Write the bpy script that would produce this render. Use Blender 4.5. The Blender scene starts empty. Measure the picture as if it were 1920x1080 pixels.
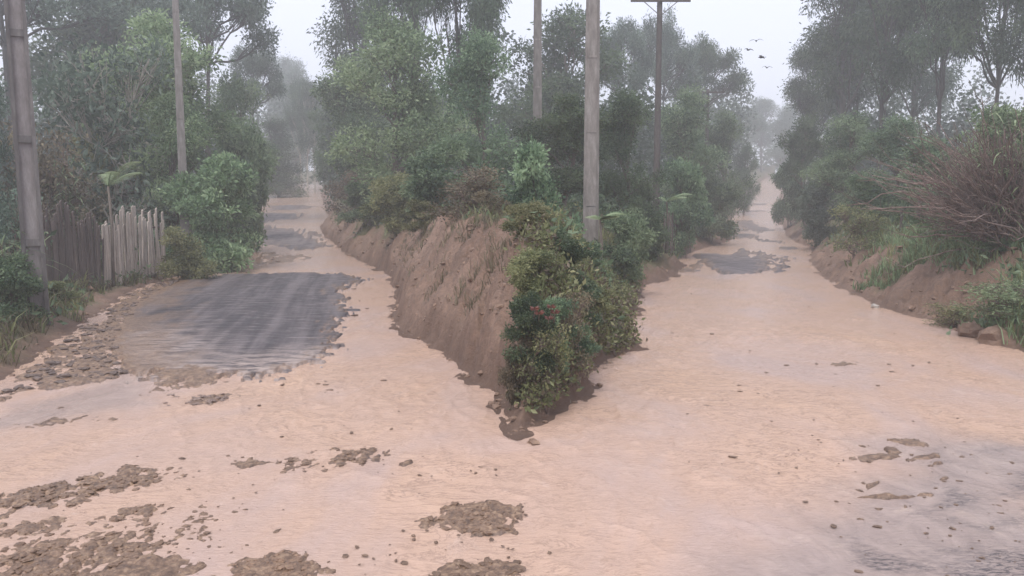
import bpy, math, random
import numpy as np
from mathutils import Vector

# ------------------------------------------------------------------ camera, sky, sun, exposure
SC = bpy.context.scene
COL = SC.collection
CAM_H = 2.4
FPX = 1480.0            # focal length in photograph pixels (1920 wide)
HZ = 388.0              # row of the horizon in the photograph
PITCH = math.atan((540 - HZ) / FPX)
cd = bpy.data.cameras.new('camera')
cd.sensor_width = 36.0
cd.lens = FPX / 1920.0 * 36.0
cd.clip_end = 2000
cam = bpy.data.objects.new('camera', cd)
COL.objects.link(cam)
cam.location = (0, 0, CAM_H)
cam.rotation_euler = (math.radians(90) - PITCH, 0, 0)
SC.camera = cam

SUN_EL, SUN_AZ = math.radians(58), math.radians(200)
w = bpy.data.worlds.new('World')
SC.world = w
w.use_nodes = True
nt = w.node_tree
bg = nt.nodes['Background']
sky = nt.nodes.new('ShaderNodeTexSky')
sky.sky_type = 'NISHITA'
sky.sun_disc = False
sky.sun_elevation = SUN_EL
sky.sun_rotation = SUN_AZ
sky.dust_density = 3.0
mixw = nt.nodes.new('ShaderNodeMix'); mixw.data_type = 'RGBA'
mixw.inputs[0].default_value = 0.86        # overcast: an even veil of cloud over the blue
mixw.inputs[7].default_value = (7.9, 8.2, 9.7, 1)
nt.links.new(sky.outputs[0], mixw.inputs[6])
nt.links.new(mixw.outputs[2], bg.inputs[0])
bg.inputs[1].default_value = 0.085
sd_ = bpy.data.lights.new('sun', 'SUN')
sd_.energy = 1.5
sd_.angle = math.radians(25)
sd_.color = (1.0, 0.96, 0.9)
sun = bpy.data.objects.new('sun', sd_)
COL.objects.link(sun)
sv = Vector((math.sin(SUN_AZ) * math.cos(SUN_EL), -math.cos(SUN_AZ) * math.cos(SUN_EL) * -1, math.sin(SUN_EL)))
sun.rotation_euler = sv.to_track_quat('Z', 'Y').to_euler()
SC.view_settings.view_transform = 'Standard'
SC.view_settings.look = 'None'
SC.view_settings.gamma = 1
SC.view_settings.use_curve_mapping = False
SC.view_settings.exposure = 0.80
SC.cycles.use_denoising = True
SC.cycles.max_bounces = 6
SC.cycles.volume_bounces = 2
SC.cycles.transparent_max_bounces = 6
HAZE_DENSITY = 0.0031

rng = np.random.default_rng(7)
random.seed(7)

# ------------------------------------------------------------------ small maths
def S(t):
    t = np.clip(t, 0, 1)
    return t * t * (3 - 2 * t)

_tr = np.random.default_rng(99)
_P = _tr.permutation(4096); _T = _tr.random(4096)
def hash2(ix, iy, seed):
    ix = ix.astype(np.int64); iy = iy.astype(np.int64)
    return _T[_P[(_P[(ix + 131 * seed) & 4095] + iy + 57 * seed) & 4095]]

def vnoise(x, y, seed=0):
    x = np.asarray(x, float); y = np.asarray(y, float)
    ix = np.floor(x); iy = np.floor(y)
    fx = x - ix; fy = y - iy
    fx = fx * fx * (3 - 2 * fx); fy = fy * fy * (3 - 2 * fy)
    a = hash2(ix, iy, seed); b = hash2(ix + 1, iy, seed)
    c = hash2(ix, iy + 1, seed); d = hash2(ix + 1, iy + 1, seed)
    return (a * (1 - fx) + b * fx) * (1 - fy) + (c * (1 - fx) + d * fx) * fy

def fbm(x, y, seed=0, octv=4, gain=0.5):
    s = 0; a = 1; t = 0
    x = np.asarray(x, float); y = np.asarray(y, float)
    for o in range(octv):
        c_, s_ = math.cos(.6 + 1.1 * o), math.sin(.6 + 1.1 * o)
        k = 2.03 ** o
        s = s + a * vnoise((x * c_ - y * s_) * k + 17.3 * o, (x * s_ + y * c_) * k - 9.1 * o, seed + o)
        t += a; a *= gain
    return s / t          # 0..1

# longitudinal profile of the two roads (world Y -> height)
_ys = np.linspace(-40, 500, 2161)
def _prof(pts):
    v = np.interp(_ys, [p[0] for p in pts], [p[1] for p in pts])
    k = np.hanning(33); k /= k.sum()
    return np.convolve(np.pad(v, 16, mode='edge'), k, mode='valid')
_pl = _prof([(-40, 0), (30, 0), (42, .15), (53, .54), (68, 1.4), (89, 2.9), (140, 6.2), (200, 9), (300, 14), (500, 22)])
_pr = _prof([(-40, 0), (50, 0), (65, .12), (81, .45), (98, 1.6), (127, 4.3), (170, 8), (220, 11), (300, 15), (500, 22)])
def z0(x, y):
    x = np.asarray(x, float); y = np.asarray(y, float)
    t = S((x / (np.abs(y) + 6) + 0.12) / 0.24)
    return np.interp(y, _ys, _pl) * (1 - t) + np.interp(y, _ys, _pr) * t

CP, SP = math.cos(PITCH), math.sin(PITCH)
def ray(px, py):
    a = (px - 960) / FPX; b = (540 - py) / FPX
    return np.array([a, CP + b * SP, -SP + b * CP])

def G(px, py):
    """where the sight line through a photograph pixel meets the road surface"""
    r = ray(px, py)
    t = np.concatenate([np.linspace(2, 40, 3000), np.linspace(40, 400, 6000)])
    h = CAM_H + r[2] * t - z0(r[0] * t, r[1] * t)
    k = np.argmax(h < 0)
    if not (h < 0).any(): k = len(t) - 1
    return (r[0] * t[k], r[1] * t[k])

def W(px, Y):
    r = ray(px, HZ)
    return (r[0] / r[1] * Y, Y)

def Gs(pts): return [G(*p) for p in pts]

# ------------------------------------------------------------------ plan of the place
left_L = [(-11, -15), (-9.5, 0), (-8.5, 6)] + Gs([(-70, 765), (0, 722), (90, 655), (180, 592), (250, 545), (330, 518), (380, 510), (430, 494), (452, 476), (456, 450), (455, 428), (474, 406)]) + [W(483, 80), W(492, 92), W(515, 115), W(545, 145), W(600, 175)]
right_L = [W(640, 168), W(612, 140), W(603, 112), W(606, 90)] + Gs([(618, 408), (600, 424), (606, 440), (624, 455), (640, 470), (668, 487), (700, 500), (728, 518), (738, 545), (735, 575), (737, 604), (760, 625), (792, 641), (830, 668), (866, 700), (900, 727), (935, 752), (950, 790), (956, 826)])
left_R = Gs([(975, 818), (1000, 802), (1050, 782), (1085, 762), (1122, 737), (1112, 705), (1150, 676), (1205, 652), (1168, 618), (1100, 604), (1195, 598), (1200, 562), (1214, 535), (1252, 526), (1290, 500), (1262, 486), (1325, 464), (1372, 450), (1368, 430), (1357, 407)]) + [W(1372, 88), W(1378, 104), W(1408, 135), W(1425, 165), W(1440, 200)]
right_R = [W(1472, 200), W(1468, 165), W(1462, 130), W(1456, 104), W(1450, 88)] + Gs([(1468, 424), (1472, 440), (1492, 454), (1522, 466), (1518, 490), (1545, 520), (1590, 546), (1640, 574), (1690, 591), (1762, 603), (1830, 640), (1920, 662)]) + [(9.6, 12.0), (9.8, 6), (10.5, 0), (11, -15)]
CORR = left_L + right_L + left_R + right_R

def pdist(x, y, pl, closed=False):
    d = np.full(x.shape, 1e9)
    n = len(pl)
    for i in range(n if closed else n - 1):
        ax, ay = pl[i]; bx, by = pl[(i + 1) % n]
        ex, ey = bx - ax, by - ay
        L = ex * ex + ey * ey + 1e-12
        t = np.clip(((x - ax) * ex + (y - ay) * ey) / L, 0, 1)
        d = np.minimum(d, (x - ax - t * ex) ** 2 + (y - ay - t * ey) ** 2)
    return np.sqrt(d)

def inside(x, y, pl):
    c = np.zeros(x.shape, bool)
    n = len(pl)
    for i in range(n):
        ax, ay = pl[i]; bx, by = pl[(i + 1) % n]
        if ay == by: continue
        m = ((ay > y) != (by > y)) & (x < (bx - ax) * (y - ay) / (by - ay) + ax)
        c ^= m
    return c

def sdist(x, y, pl):
    d = pdist(x, y, pl, True)
    return np.where(inside(x, y, pl), -d, d)

def ground_height(x, y):
    x = np.asarray(x, float); y = np.asarray(y, float)
    base = z0(x, y)
    sd = sdist(x, y, CORR)
    sd = sd + (fbm(x * 1.3, y * 1.3, 31, 3) - .5) * 0.5 * S((y - 3) / 8) + (fbm(x * 6, y * 6, 35, 3) - .5) * .16
    dLl = pdist(x, y, left_L); dLr = pdist(x, y, right_L)
    dRl = pdist(x, y, left_R); dRr = pdist(x, y, right_R)
    m = np.minimum(np.minimum(dLl, dLr), np.minimum(dRl, dRr))
    d = np.clip(sd, 0, None)
    # each flank has its own cross section, measured from its own edge
    hl = .22 * S(dLl / .9) + .45 * S((dLl - .5) / 4) + 1.1 * S((dLl - 4) / 12)
    hc = 2.15 * (.25 * S(dLr / .35) + .75 * S(dLr / 1.5)) + .5 * S((dLr - 1.5) / 6)
    hc = hc * (1 - .35 * S((y - 24) / 20))
    wr = 1.1 + 2.6 * S((y - 11) / 9)
    hw = .22 * S(dRl / .35) + 1.95 * S(dRl / wr)
    hr = .18 * S(dRr / .25) + 1.45 * S(dRr / 2.5) + 1.2 * S((dRr - 1.6) / 6)
    rightside = (x > 0) & (dRr < dRl)
    leftside = (x < 0) & (dLl < dLr)
    kk = .45
    sm = np.clip(.5 + .5 * (hw - hc) / kk, 0, 1)
    hmid = hw * (1 - sm) + hc * sm - kk * sm * (1 - sm)
    h = np.where(rightside, hr, np.where(leftside, hl, np.clip(hmid, 0, None)))
    h = h * S(d / .25 + .05)
    # erosion gullies and crumbly earth on the banks
    steep = S(m / .4) * S(h / .3)
    rill = np.abs(fbm(x * 1.1, y * 1.1, 51, 4) - .5) * 2
    h = h + steep * ((fbm(x * .5, y * .5, 41, 3) - .5) * .7 - .22 * (1 - S(rill / .22)) + (fbm(x * 2.6, y * 2.6, 43, 4, .6) - .5) * .55 + (fbm(x * 9, y * 9, 47, 3, .6) - .5) * .20)
    inner = -0.45 * S(np.clip(-sd, 0, None) / .8)
    g = base + np.where(sd > 0, h, inner)
    return g, sd, rightside, leftside, (dLl, dLr, dRl, dRr)

def gz(x, y):
    g = ground_height(np.array([float(x)]), np.array([float(y)]))
    return float(g[0][0])

# ------------------------------------------------------------------ patches of road surface standing clear of the flood
def P(pts): return Gs(pts)
asphalt_patches = [
    P([(235, 570), (290, 540), (350, 522), (430, 514), (560, 511), (655, 514), (692, 526), (655, 535), (625, 548), (652, 556), (640, 570), (658, 580), (640, 598), (628, 612), (632, 640), (615, 668), (590, 684), (540, 692), (500, 712), (430, 706), (305, 722), (250, 698), (215, 690), (180, 650)]),
    P([(470, 425), (510, 424), (555, 432), (600, 450), (618, 462), (560, 470), (500, 458), (468, 448)]),
    P([(480, 400), (520, 398), (570, 404), (555, 410), (500, 416), (474, 416)]),
    P([(1295, 478), (1330, 474), (1372, 478), (1388, 466), (1402, 470), (1410, 482), (1425, 468), (1445, 482), (1450, 505), (1432, 512), (1360, 516), (1330, 505)]),
    P([(1455, 480), (1482, 478), (1478, 488), (1466, 500), (1468, 510), (1448, 511)]),
    P([(1366, 442), (1400, 436), (1420, 440), (1418, 448), (1380, 449)]),
    P([(1382, 414), (1400, 411), (1420, 420), (1450, 432), (1430, 436), (1400, 428), (1385, 422)]),
    P([(1372, 396), (1430, 394), (1432, 397), (1375, 400)]),
    P([(500, 386), (560, 384), (592, 388), (560, 394), (505, 395)]),
    P([(560, 428), (592, 434), (612, 448), (600, 446), (570, 436)]),
    P([(1372, 424), (1392, 428), (1400, 434), (1376, 434)]),
    P([(1378, 384), (1420, 381), (1440, 383), (1400, 387)]),
    P([(1310, 492), (1290, 500), (1262, 512), (1300, 510), (1330, 500)]),
    P([(1425, 448), (1470, 452), (1468, 456), (1422, 453)]),
    P([(1455, 462), (1495, 464), (1498, 468), (1458, 467)]),
]
mud_patches = [
    P([(-120, 790), (0, 740), (60, 690), (130, 630), (190, 585), (250, 548), (340, 518), (372, 514), (300, 545), (255, 575), (225, 620), (215, 660), (240, 700), (170, 722), (60, 735), (0, 748)]),
    P([(440, 482), (500, 472), (560, 476), (600, 482), (560, 490), (500, 495), (440, 494)]),
    P([(285, 742), (330, 738), (430, 742), (440, 755), (380, 764), (330, 762), (290, 776)]),
    P([(300, 700), (360, 690), (430, 705), (420, 724), (310, 726)]),
    P([(-80, 792), (120, 764), (130, 770), (60, 776), (-80, 800)]),
    P([(-80, 806), (100, 786), (260, 782), (262, 787), (100, 793), (-80, 815)]),
    P([(-90, 950), (0, 928), (120, 905), (240, 880), (350, 872), (392, 882), (385, 902), (300, 915), (205, 930), (150, 955), (60, 960), (-90, 990)]),
    P([(-90, 1000), (80, 970), (190, 965), (300, 940), (345, 938), (340, 960), (280, 985), (140, 1000), (-90, 1030)]),
    P([(-90, 1060), (60, 1010), (180, 990), (300, 1000), (380, 950), (402, 975), (390, 1005), (330, 1030), (240, 1060), (-90, 1180)]),
    P([(495, 862), (560, 850), (640, 838), (700, 828), (735, 842), (720, 865), (640, 880), (560, 900), (510, 902)]),
    P([(400, 872), (470, 858), (530, 866), (450, 888)]),
    P([(740, 870), (778, 864), (760, 878)]),
    P([(780, 980), (850, 945), (900, 940), (975, 950), (980, 1000), (850, 1005)]),
    P([(430, 1062), (500, 1040), (580, 1030), (600, 1050), (640, 1075), (560, 1095), (430, 1090)]),
    P([(180, 1045), (320, 1040), (380, 1060), (340, 1100), (180, 1110)]),
    P([(800, 1075), (860, 1050), (975, 1055), (990, 1100), (800, 1110)]),
    P([(1568, 862), (1650, 852), (1690, 856), (1580, 866)]),
    P([(1655, 825), (1720, 820), (1762, 838), (1700, 836)]),
    P([(1650, 838), (1680, 838), (1698, 850), (1672, 852)]),
    P([(1695, 862), (1760, 848), (1765, 858), (1700, 868)]),
    P([(1745, 868), (1772, 865), (1772, 873), (1745, 874)]),
    P([(1622, 910), (1650, 902), (1652, 908), (1628, 916)]),
    P([(1690, 942), (1703, 940), (1706, 954), (1694, 958)]),
    P([(1760, 896), (1780, 893), (1780, 902), (1762, 903)]),
    P([(1600, 933), (1640, 932), (1700, 932), (1745, 928), (1700, 936), (1602, 937)]),
    P([(1565, 680), (1640, 677), (1650, 684), (1570, 687)]),
    P([(1100, 604), (1165, 618), (1205, 652), (1150, 676), (1110, 700), (1060, 690), (1060, 620)]),
]
# pools where only a thin film of water lies on the tarmac
film_zone = P([(1240, 1200), (1380, 1030), (1470, 950), (1570, 880), (1700, 832), (1830, 820), (2050, 820), (2050, 1200)])
shoal_zone = P([(1600, 1200), (1630, 1060), (1760, 1020), (1900, 900), (2000, 860), (2050, 1200)])
silver_zone = P([(-100, 800), (0, 760), (100, 740), (230, 690), (300, 700), (330, 730), (280, 760), (100, 790), (-100, 850)])
channel_L = P([(470, 436), (560, 418), (605, 412), (600, 420), (545, 428), (480, 446)])

def road_height(x, y):
    base = z0(x, y)
    n1 = fbm(x * 2.2, y * 1.4, 61, 4, .6)
    n2 = fbm(x * 7, y * 5, 67, 3, .6)
    lift = np.zeros(x.shape); mud = np.zeros(x.shape)
    far = np.clip(y / 30, .5, 3)
    n3 = fbm(x * 16, y * 9, 69, 3, .6)
    for i, pl in enumerate(asphalt_patches):
        xs = [p[0] for p in pl]; ys = [p[1] for p in pl]
        k = (x > min(xs) - 1.5) & (x < max(xs) + 1.5) & (y > min(ys) - 2) & (y < max(ys) + 2)
        if not k.any(): continue
        xx, yy = x[k], y[k]
        s = sdist(xx, yy, pl) + (n1[k] - .5) * 1.0 * far[k] + (n2[k] - .5) * .9 + (n3[k] - .5) * .35
        a = S(-s / (.22 * far[k]) + .5)
        lift[k] = np.maximum(lift[k], a * .10)
        rim = S(1 - (-s) / (.55 * far[k])) * (a > .2) * S((n2[k] - .34) / .2)
        mud[k] = np.maximum(mud[k], rim * .8)
    for i, pl in enumerate(mud_patches):
        xs = [p[0] for p in pl]; ys = [p[1] for p in pl]
        k = (x > min(xs) - 1.5) & (x < max(xs) + 1.5) & (y > min(ys) - 2) & (y < max(ys) + 2)
        if not k.any(): continue
        xx, yy = x[k], y[k]
        sc = min(2.5, max(.45, sum(ys) / len(ys) / 8))
        size = min(1, math.sqrt((max(xs) - min(xs)) * (max(ys) - min(ys))) / 1.3)
        s = sdist(xx, yy, pl) + ((n1[k] - .5) * .40 + (n2[k] - .5) * .6 + (n3[k] - .5) * .25) * sc * size * (.55 if i in (0, 26) else 1) + (.012 if size < .5 else 0)
        a = S(-s / (.14 * sc * max(size, .3)) + .5)
        core = S(-s / (.55 * sc * max(size, .3)))
        cl = fbm(xx * 6.5 / sc, yy * 4.2 / sc, 71, 5, .64)
        pit = np.abs(fbm(xx * 5 / sc, yy * 3.4 / sc, 77, 3, .6) - .5) * 2
        hh = a * (.066 + .022 * core + (.02 if i == 0 else 0) + .20 * (cl - .47) * (.6 + .4 * size) * min(1.4, max(.6, sc)) - .05 * size * (1 - S(pit / .16))) + (.02 * a if size < .5 or i == 26 else 0)
        hh = np.where(hh > .062, .062 + .42 * (hh - .062), hh)
        up = hh > lift[k]
        mud[k] = np.where(a > .1, np.maximum(mud[k], a), mud[k])
        lift[k] = np.where(up, hh, lift[k])
    rough = (fbm(x * 1.2, y * .8, 73, 3) - .5) * .035 + (n2 - .5) * .02
    return base - .060 + lift + rough, mud, lift

# ------------------------------------------------------------------ mesh helpers
def mesh_np(name, verts, faces, mat=None, smooth=False, attrs=None):
    """faces: list of int arrays (n,3) or (n,4)"""
    if not isinstance(faces, (list, tuple)): faces = [faces]
    faces = [np.asarray(f) for f in faces if len(f)]
    me = bpy.data.meshes.new(name)
    verts = np.asarray(verts, dtype=np.float32)
    me.vertices.add(len(verts))
    me.vertices.foreach_set('co', verts.ravel())
    loops = np.concatenate([f.ravel() for f in faces]).astype(np.int32)
    tot = np.concatenate([np.full(len(f), f.shape[1]) for f in faces])
    st = np.concatenate([[0], np.cumsum(tot)[:-1]]).astype(np.int32)
    me.loops.add(len(loops)); me.loops.foreach_set('vertex_index', loops)
    me.polygons.add(len(tot)); me.polygons.foreach_set('loop_start', st)
    me.polygons.foreach_set('loop_total', tot.astype(np.int32))
    me.polygons.foreach_set('use_smooth', np.full(len(tot), smooth, dtype=bool))
    if attrs:
        for k, v in attrs.items():
            a = me.attributes.new(k, 'FLOAT', 'POINT')
            a.data.foreach_set('value', np.asarray(v, dtype=np.float32))
    me.update(); me.validate()
    if mat: me.materials.append(mat)
    return me

class MB:
    def __init__(s): s.v = []; s.f3 = []; s.f4 = []; s.n = 0; s.a = []
    def add(s, v, f, a=None):
        v = np.asarray(v, float); f = np.asarray(f)
        (s.f3 if f.shape[1] == 3 else s.f4).append(f + s.n)
        s.v.append(v); s.n += len(v)
        s.a.append(np.full(len(v), .5) if a is None else np.broadcast_to(a, (len(v),)))
    def mesh(s, name, mat=None, smooth=False):
        fs = []
        if s.f4: fs.append(np.concatenate(s.f4))
        if s.f3: fs.append(np.concatenate(s.f3))
        return mesh_np(name, np.concatenate(s.v), fs, mat, smooth, {'var': np.concatenate(s.a)})
    def tube(s, pts, rad, sides=5, a=None, cap=True):
        pts = np.asarray(pts, float); n = len(pts)
        rad = np.broadcast_to(np.asarray(rad, float), (n,))
        t = np.gradient(pts, axis=0)
        t /= np.linalg.norm(t, axis=1)[:, None] + 1e-9
        ref = np.array([0.3, 0.9, .1]) if abs(t[0][2]) > .8 else np.array([0, 0, 1.])
        u = np.cross(t, ref); u /= np.linalg.norm(u, axis=1)[:, None] + 1e-9
        w_ = np.cross(t, u)
        ang = np.linspace(0, 2 * np.pi, sides, endpoint=False)
        v = pts[:, None, :] + rad[:, None, None] * (np.cos(ang)[None, :, None] * u[:, None, :] + np.sin(ang)[None, :, None] * w_[:, None, :])
        v = v.reshape(-1, 3)
        i = np.arange(n - 1)[:, None] * sides; j = np.arange(sides)[None, :]; jn = (j + 1) % sides
        f = np.stack([i + j, i + jn, i + sides + jn, i + sides + j], -1).reshape(-1, 4)
        s.add(v, f, a)
        if cap:
            c0 = np.arange(sides)[::-1]; c1 = np.arange(sides) + (n - 1) * sides
            for c in (c0, c1):
                tri = np.array([[c[0], c[k], c[k + 1]] for k in range(1, sides - 1)])
                s.f3.append(tri + s.n - len(v))
    def box(s, c, d, a=None, bevel=0):
        c = np.asarray(c, float); x, y, z = np.asarray(d, float) / 2
        v = np.array([[-x, -y, -z], [x, -y, -z], [x, y, -z], [-x, y, -z], [-x, -y, z], [x, -y, z], [x, y, z], [-x, y, z]]) + c
        f = np.array([[0, 3, 2, 1], [4, 5, 6, 7], [0, 1, 5, 4], [1, 2, 6, 5], [2, 3, 7, 6], [3, 0, 4, 7]])
        s.add(v, f, a)

def link(name, me, parent=None, **props):
    o = bpy.data.objects.new(name, me)
    COL.objects.link(o)
    if parent is not None: o.parent = parent
    for k, v in props.items(): o[k] = v
    return o

def thing(name, loc, label, category, group=None, rz=0):
    o = bpy.data.objects.new(name, None); COL.objects.link(o)
    o.location = loc; o.rotation_euler = (0, 0, rz)
    o.empty_display_size = .3
    o['label'] = label; o['category'] = category
    if group: o['group'] = group
    return o

# ------------------------------------------------------------------ materials
def new_mat(name):
    m = bpy.data.materials.new(name); m.use_nodes = True
    nt = m.node_tree
    return m, nt, nt.nodes['Principled BSDF']

def N(nt, t, **kw):
    n = nt.nodes.new(t)
    for k, v in kw.items(): setattr(n, k, v)
    return n

def noise_node(nt, vec, scale, detail=5, rough=.6, dist=0):
    n = N(nt, 'ShaderNodeTexNoise')
    n.inputs['Scale'].default_value = scale; n.inputs['Detail'].default_value = detail
    n.inputs['Roughness'].default_value = rough; n.inputs['Distortion'].default_value = dist
    if vec is not None: nt.links.new(vec, n.inputs['Vector'])
    return n.outputs['Fac']

def ramp(nt, fac, stops):
    r = N(nt, 'ShaderNodeValToRGB')
    el = r.color_ramp.elements
    while len(el) < len(stops): el.new(.5)
    for e, (p, c) in zip(el, stops):
        e.position = p; e.color = (c[0], c[1], c[2], 1) if hasattr(c, '__len__') else (c, c, c, 1)
    nt.links.new(fac, r.inputs[0])
    return r.outputs[0]

def mixc(nt, fac, a, b, mode='MIX'):
    m = N(nt, 'ShaderNodeMix', data_type='RGBA', blend_type=mode)
    for sock, v in ((m.inputs[0], fac), (m.inputs[6], a), (m.inputs[7], b)):
        if isinstance(v, (int, float)): sock.default_value = v
        elif isinstance(v, tuple): sock.default_value = (v[0], v[1], v[2], 1)
        else: nt.links.new(v, sock)
    return m.outputs[2]

def math_node(nt, op, a, b=None):
    m = N(nt, 'ShaderNodeMath', operation=op)
    for s_, v in zip(m.inputs, (a, b)):
        if v is None: continue
        if isinstance(v, (int, float)): s_.default_value = v
        else: nt.links.new(v, s_)
    return m.outputs[0]

def attr(nt, name):
    a = N(nt, 'ShaderNodeAttribute'); a.attribute_name = name
    return a.outputs['Fac']

def coords(nt, scale=None, kind='Object'):
    t = N(nt, 'ShaderNodeTexCoord')
    if not scale: return t.outputs[kind]
    m = N(nt, 'ShaderNodeMapping')
    m.inputs['Scale'].default_value = scale
    nt.links.new(t.outputs[kind], m.inputs[0])
    return m.outputs[0]

def bump(nt, bsdf, h, strength, dist):
    b = N(nt, 'ShaderNodeBump')
    b.inputs['Strength'].default_value = strength; b.inputs['Distance'].default_value = dist
    nt.links.new(h, b.inputs['Height']); nt.links.new(b.outputs[0], bsdf.inputs['Normal'])
    return b

def mat_ground():
    m, nt, b = new_mat('earth_and_litter')
    co = coords(nt)
    n1 = noise_node(nt, co, .9, 8, .65); n2 = noise_node(nt, co, 7, 8, .7); n3 = noise_node(nt, co, 26, 6, .7)
    earth = ramp(nt, n1, [(.3, (.14, .085, .060)), (.5, (.235, .148, .105)), (.68, (.32, .21, .155))])
    earth = mixc(nt, ramp(nt, n2, [(.38, 0), (.7, 1)]), earth, (.15, .098, .072))
    earth = mixc(nt, ramp(nt, n3, [(.55, 0), (.75, .7)]), earth, (.40, .26, .18))
    lit = ramp(nt, n2, [(.3, (.055, .055, .025)), (.55, (.11, .10, .045)), (.75, (.17, .12, .06))])
    c = mixc(nt, attr(nt, 'grass'), earth, lit)
    wet = attr(nt, 'wet')
    c = mixc(nt, wet, c, (.085, .046, .030))
    nt.links.new(c, b.inputs['Base Color'])
    b.inputs['Roughness'].default_value = .9
    h = math_node(nt, 'ADD', n2, math_node(nt, 'MULTIPLY', n3, .5))
    bump(nt, b, h, .8, .08)
    return m

def mat_road():
    m, nt, b = new_mat('wet_tarmac_with_mud')
    co = coords(nt)
    flow = coords(nt, (1.6, .5, 1))
    n1 = noise_node(nt, flow, 1.1, 6, .65); n2 = noise_node(nt, co, 9, 7, .7); n3 = noise_node(nt, co, 60, 4, .7)
    n6 = noise_node(nt, coords(nt, (.8, 2.6, 1)), 2.2, 8, .72, .5)
    asp = ramp(nt, n1, [(.3, (.038, .030, .033)), (.7, (.072, .058, .061))])
    asp = mixc(nt, ramp(nt, n6, [(.55, 0), (.68, .75)]), asp, (.27, .215, .195))
    asp = mixc(nt, ramp(nt, n3, [(.5, 0), (.7, .5)]), asp, (.17, .15, .15))
    rot = N(nt, 'ShaderNodeMapping'); rot.inputs['Rotation'].default_value = (0, 0, -.2); rot.inputs['Scale'].default_value = (1, 1, 1)
    nt.links.new(co, rot.inputs[0])
    rs_ = N(nt, 'ShaderNodeMapping'); rs_.inputs['Scale'].default_value = (2.0, .10, 1); nt.links.new(rot.outputs[0], rs_.inputs[0])
    n7 = noise_node(nt, rs_.outputs[0], 1.3, 6, .6, .3)
    asp = mixc(nt, ramp(nt, n7, [(.46, 0), (.62, .7)]), asp, (.15, .125, .125))
    asp = mixc(nt, ramp(nt, n7, [(.34, .8), (.46, 0)]), asp, (.035, .029, .032))
    sl = math_node(nt, 'MULTIPLY', attr(nt, 'silt'), ramp(nt, n6, [(.42, 0), (.55, 1)]))
    asp = mixc(nt, sl, asp, (.45, .35, .30))
    mudc = ramp(nt, noise_node(nt, co, 16, 8, .78), [(.36, (.08, .048, .032)), (.5, (.18, .11, .07)), (.64, (.36, .24, .155))])
    mk = math_node(nt, 'ADD', attr(nt, 'mud'), ramp(nt, n2, [(.62, 0), (.8, .4)]))
    mk.node.use_clamp = True
    nt.links.new(mixc(nt, mk, asp, mudc), b.inputs['Base Color'])
    rg = ramp(nt, n6, [(.4, .7), (.65, .42)])
    nt.links.new(mixc(nt, mk, rg, (.42, .42, .42)), b.inputs['Roughness'])
    h = math_node(nt, 'ADD', math_node(nt, 'MULTIPLY', n2, 1.0), math_node(nt, 'MULTIPLY', n3, .35))
    bump(nt, b, h, .55, .03)
    return m

def mat_water():
    m, nt, b = new_mat('muddy_flood_water')
    flow = coords(nt, (1.0, .55, 1))
    n1 = noise_node(nt, flow, .55, 5, .55, .6)
    n2 = noise_node(nt, flow, 3.2, 6, .62, 1.2)
    n3 = noise_node(nt, flow, 13, 5, .6, 1.0)
    tan = ramp(nt, n1, [(.34, (.49, .36, .31)), (.5, (.54, .37, .283)), (.68, (.575, .385, .275))])
    tan = mixc(nt, ramp(nt, n2, [(.58, 0), (.78, .45)]), tan, (.61, .47, .40))
    tan = mixc(nt, ramp(nt, n3, [(.27, .35), (.40, 0)]), tan, (.32, .21, .155))
    warp = coords(nt, (.55, 1.3, 1))
    n4 = noise_node(nt, warp, 2.4, 7, .7, 2.0)
    line = math_node(nt, 'ABSOLUTE', math_node(nt, 'SUBTRACT', n4, .5))
    line = math_node(nt, 'MULTIPLY', ramp(nt, line, [(.006, 1), (.02, 0)]), ramp(nt, n1, [(.42, .1), (.58, .75)]))
    tan = mixc(nt, line, tan, (.27, .18, .14))
    n5 = noise_node(nt, coords(nt, (1.2, 3.2, 1)), 9, 6, .72, .8)
    tan = mixc(nt, ramp(nt, n5, [(.56, 0), (.70, .7)]), tan, (.36, .25, .20))
    film = ramp(nt, n2, [(.3, (.25, .205, .195)), (.6, (.37, .30, .275)), (.75, (.46, .365, .31))])
    f = math_node(nt, 'MULTIPLY', attr(nt, 'film'), ramp(nt, n1, [(.25, .75), (.6, 1)]))
    c_all = mixc(nt, f, tan, film)
    sh = math_node(nt, 'MULTIPLY', attr(nt, 'shoal'), ramp(nt, n5, [(.42, 1), (.56, .15)]))
    c_all = mixc(nt, sh, c_all, (.10, .085, .09))
    nt.links.new(c_all, b.inputs['Base Color'])
    b.inputs['Roughness'].default_value = .1
    b.inputs['IOR'].default_value = 1.33
    h = math_node(nt, 'ADD', math_node(nt, 'MULTIPLY', n2, .7), math_node(nt, 'MULTIPLY', n5, .8))
    bump(nt, b, h, .5, .05)
    return m

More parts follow.
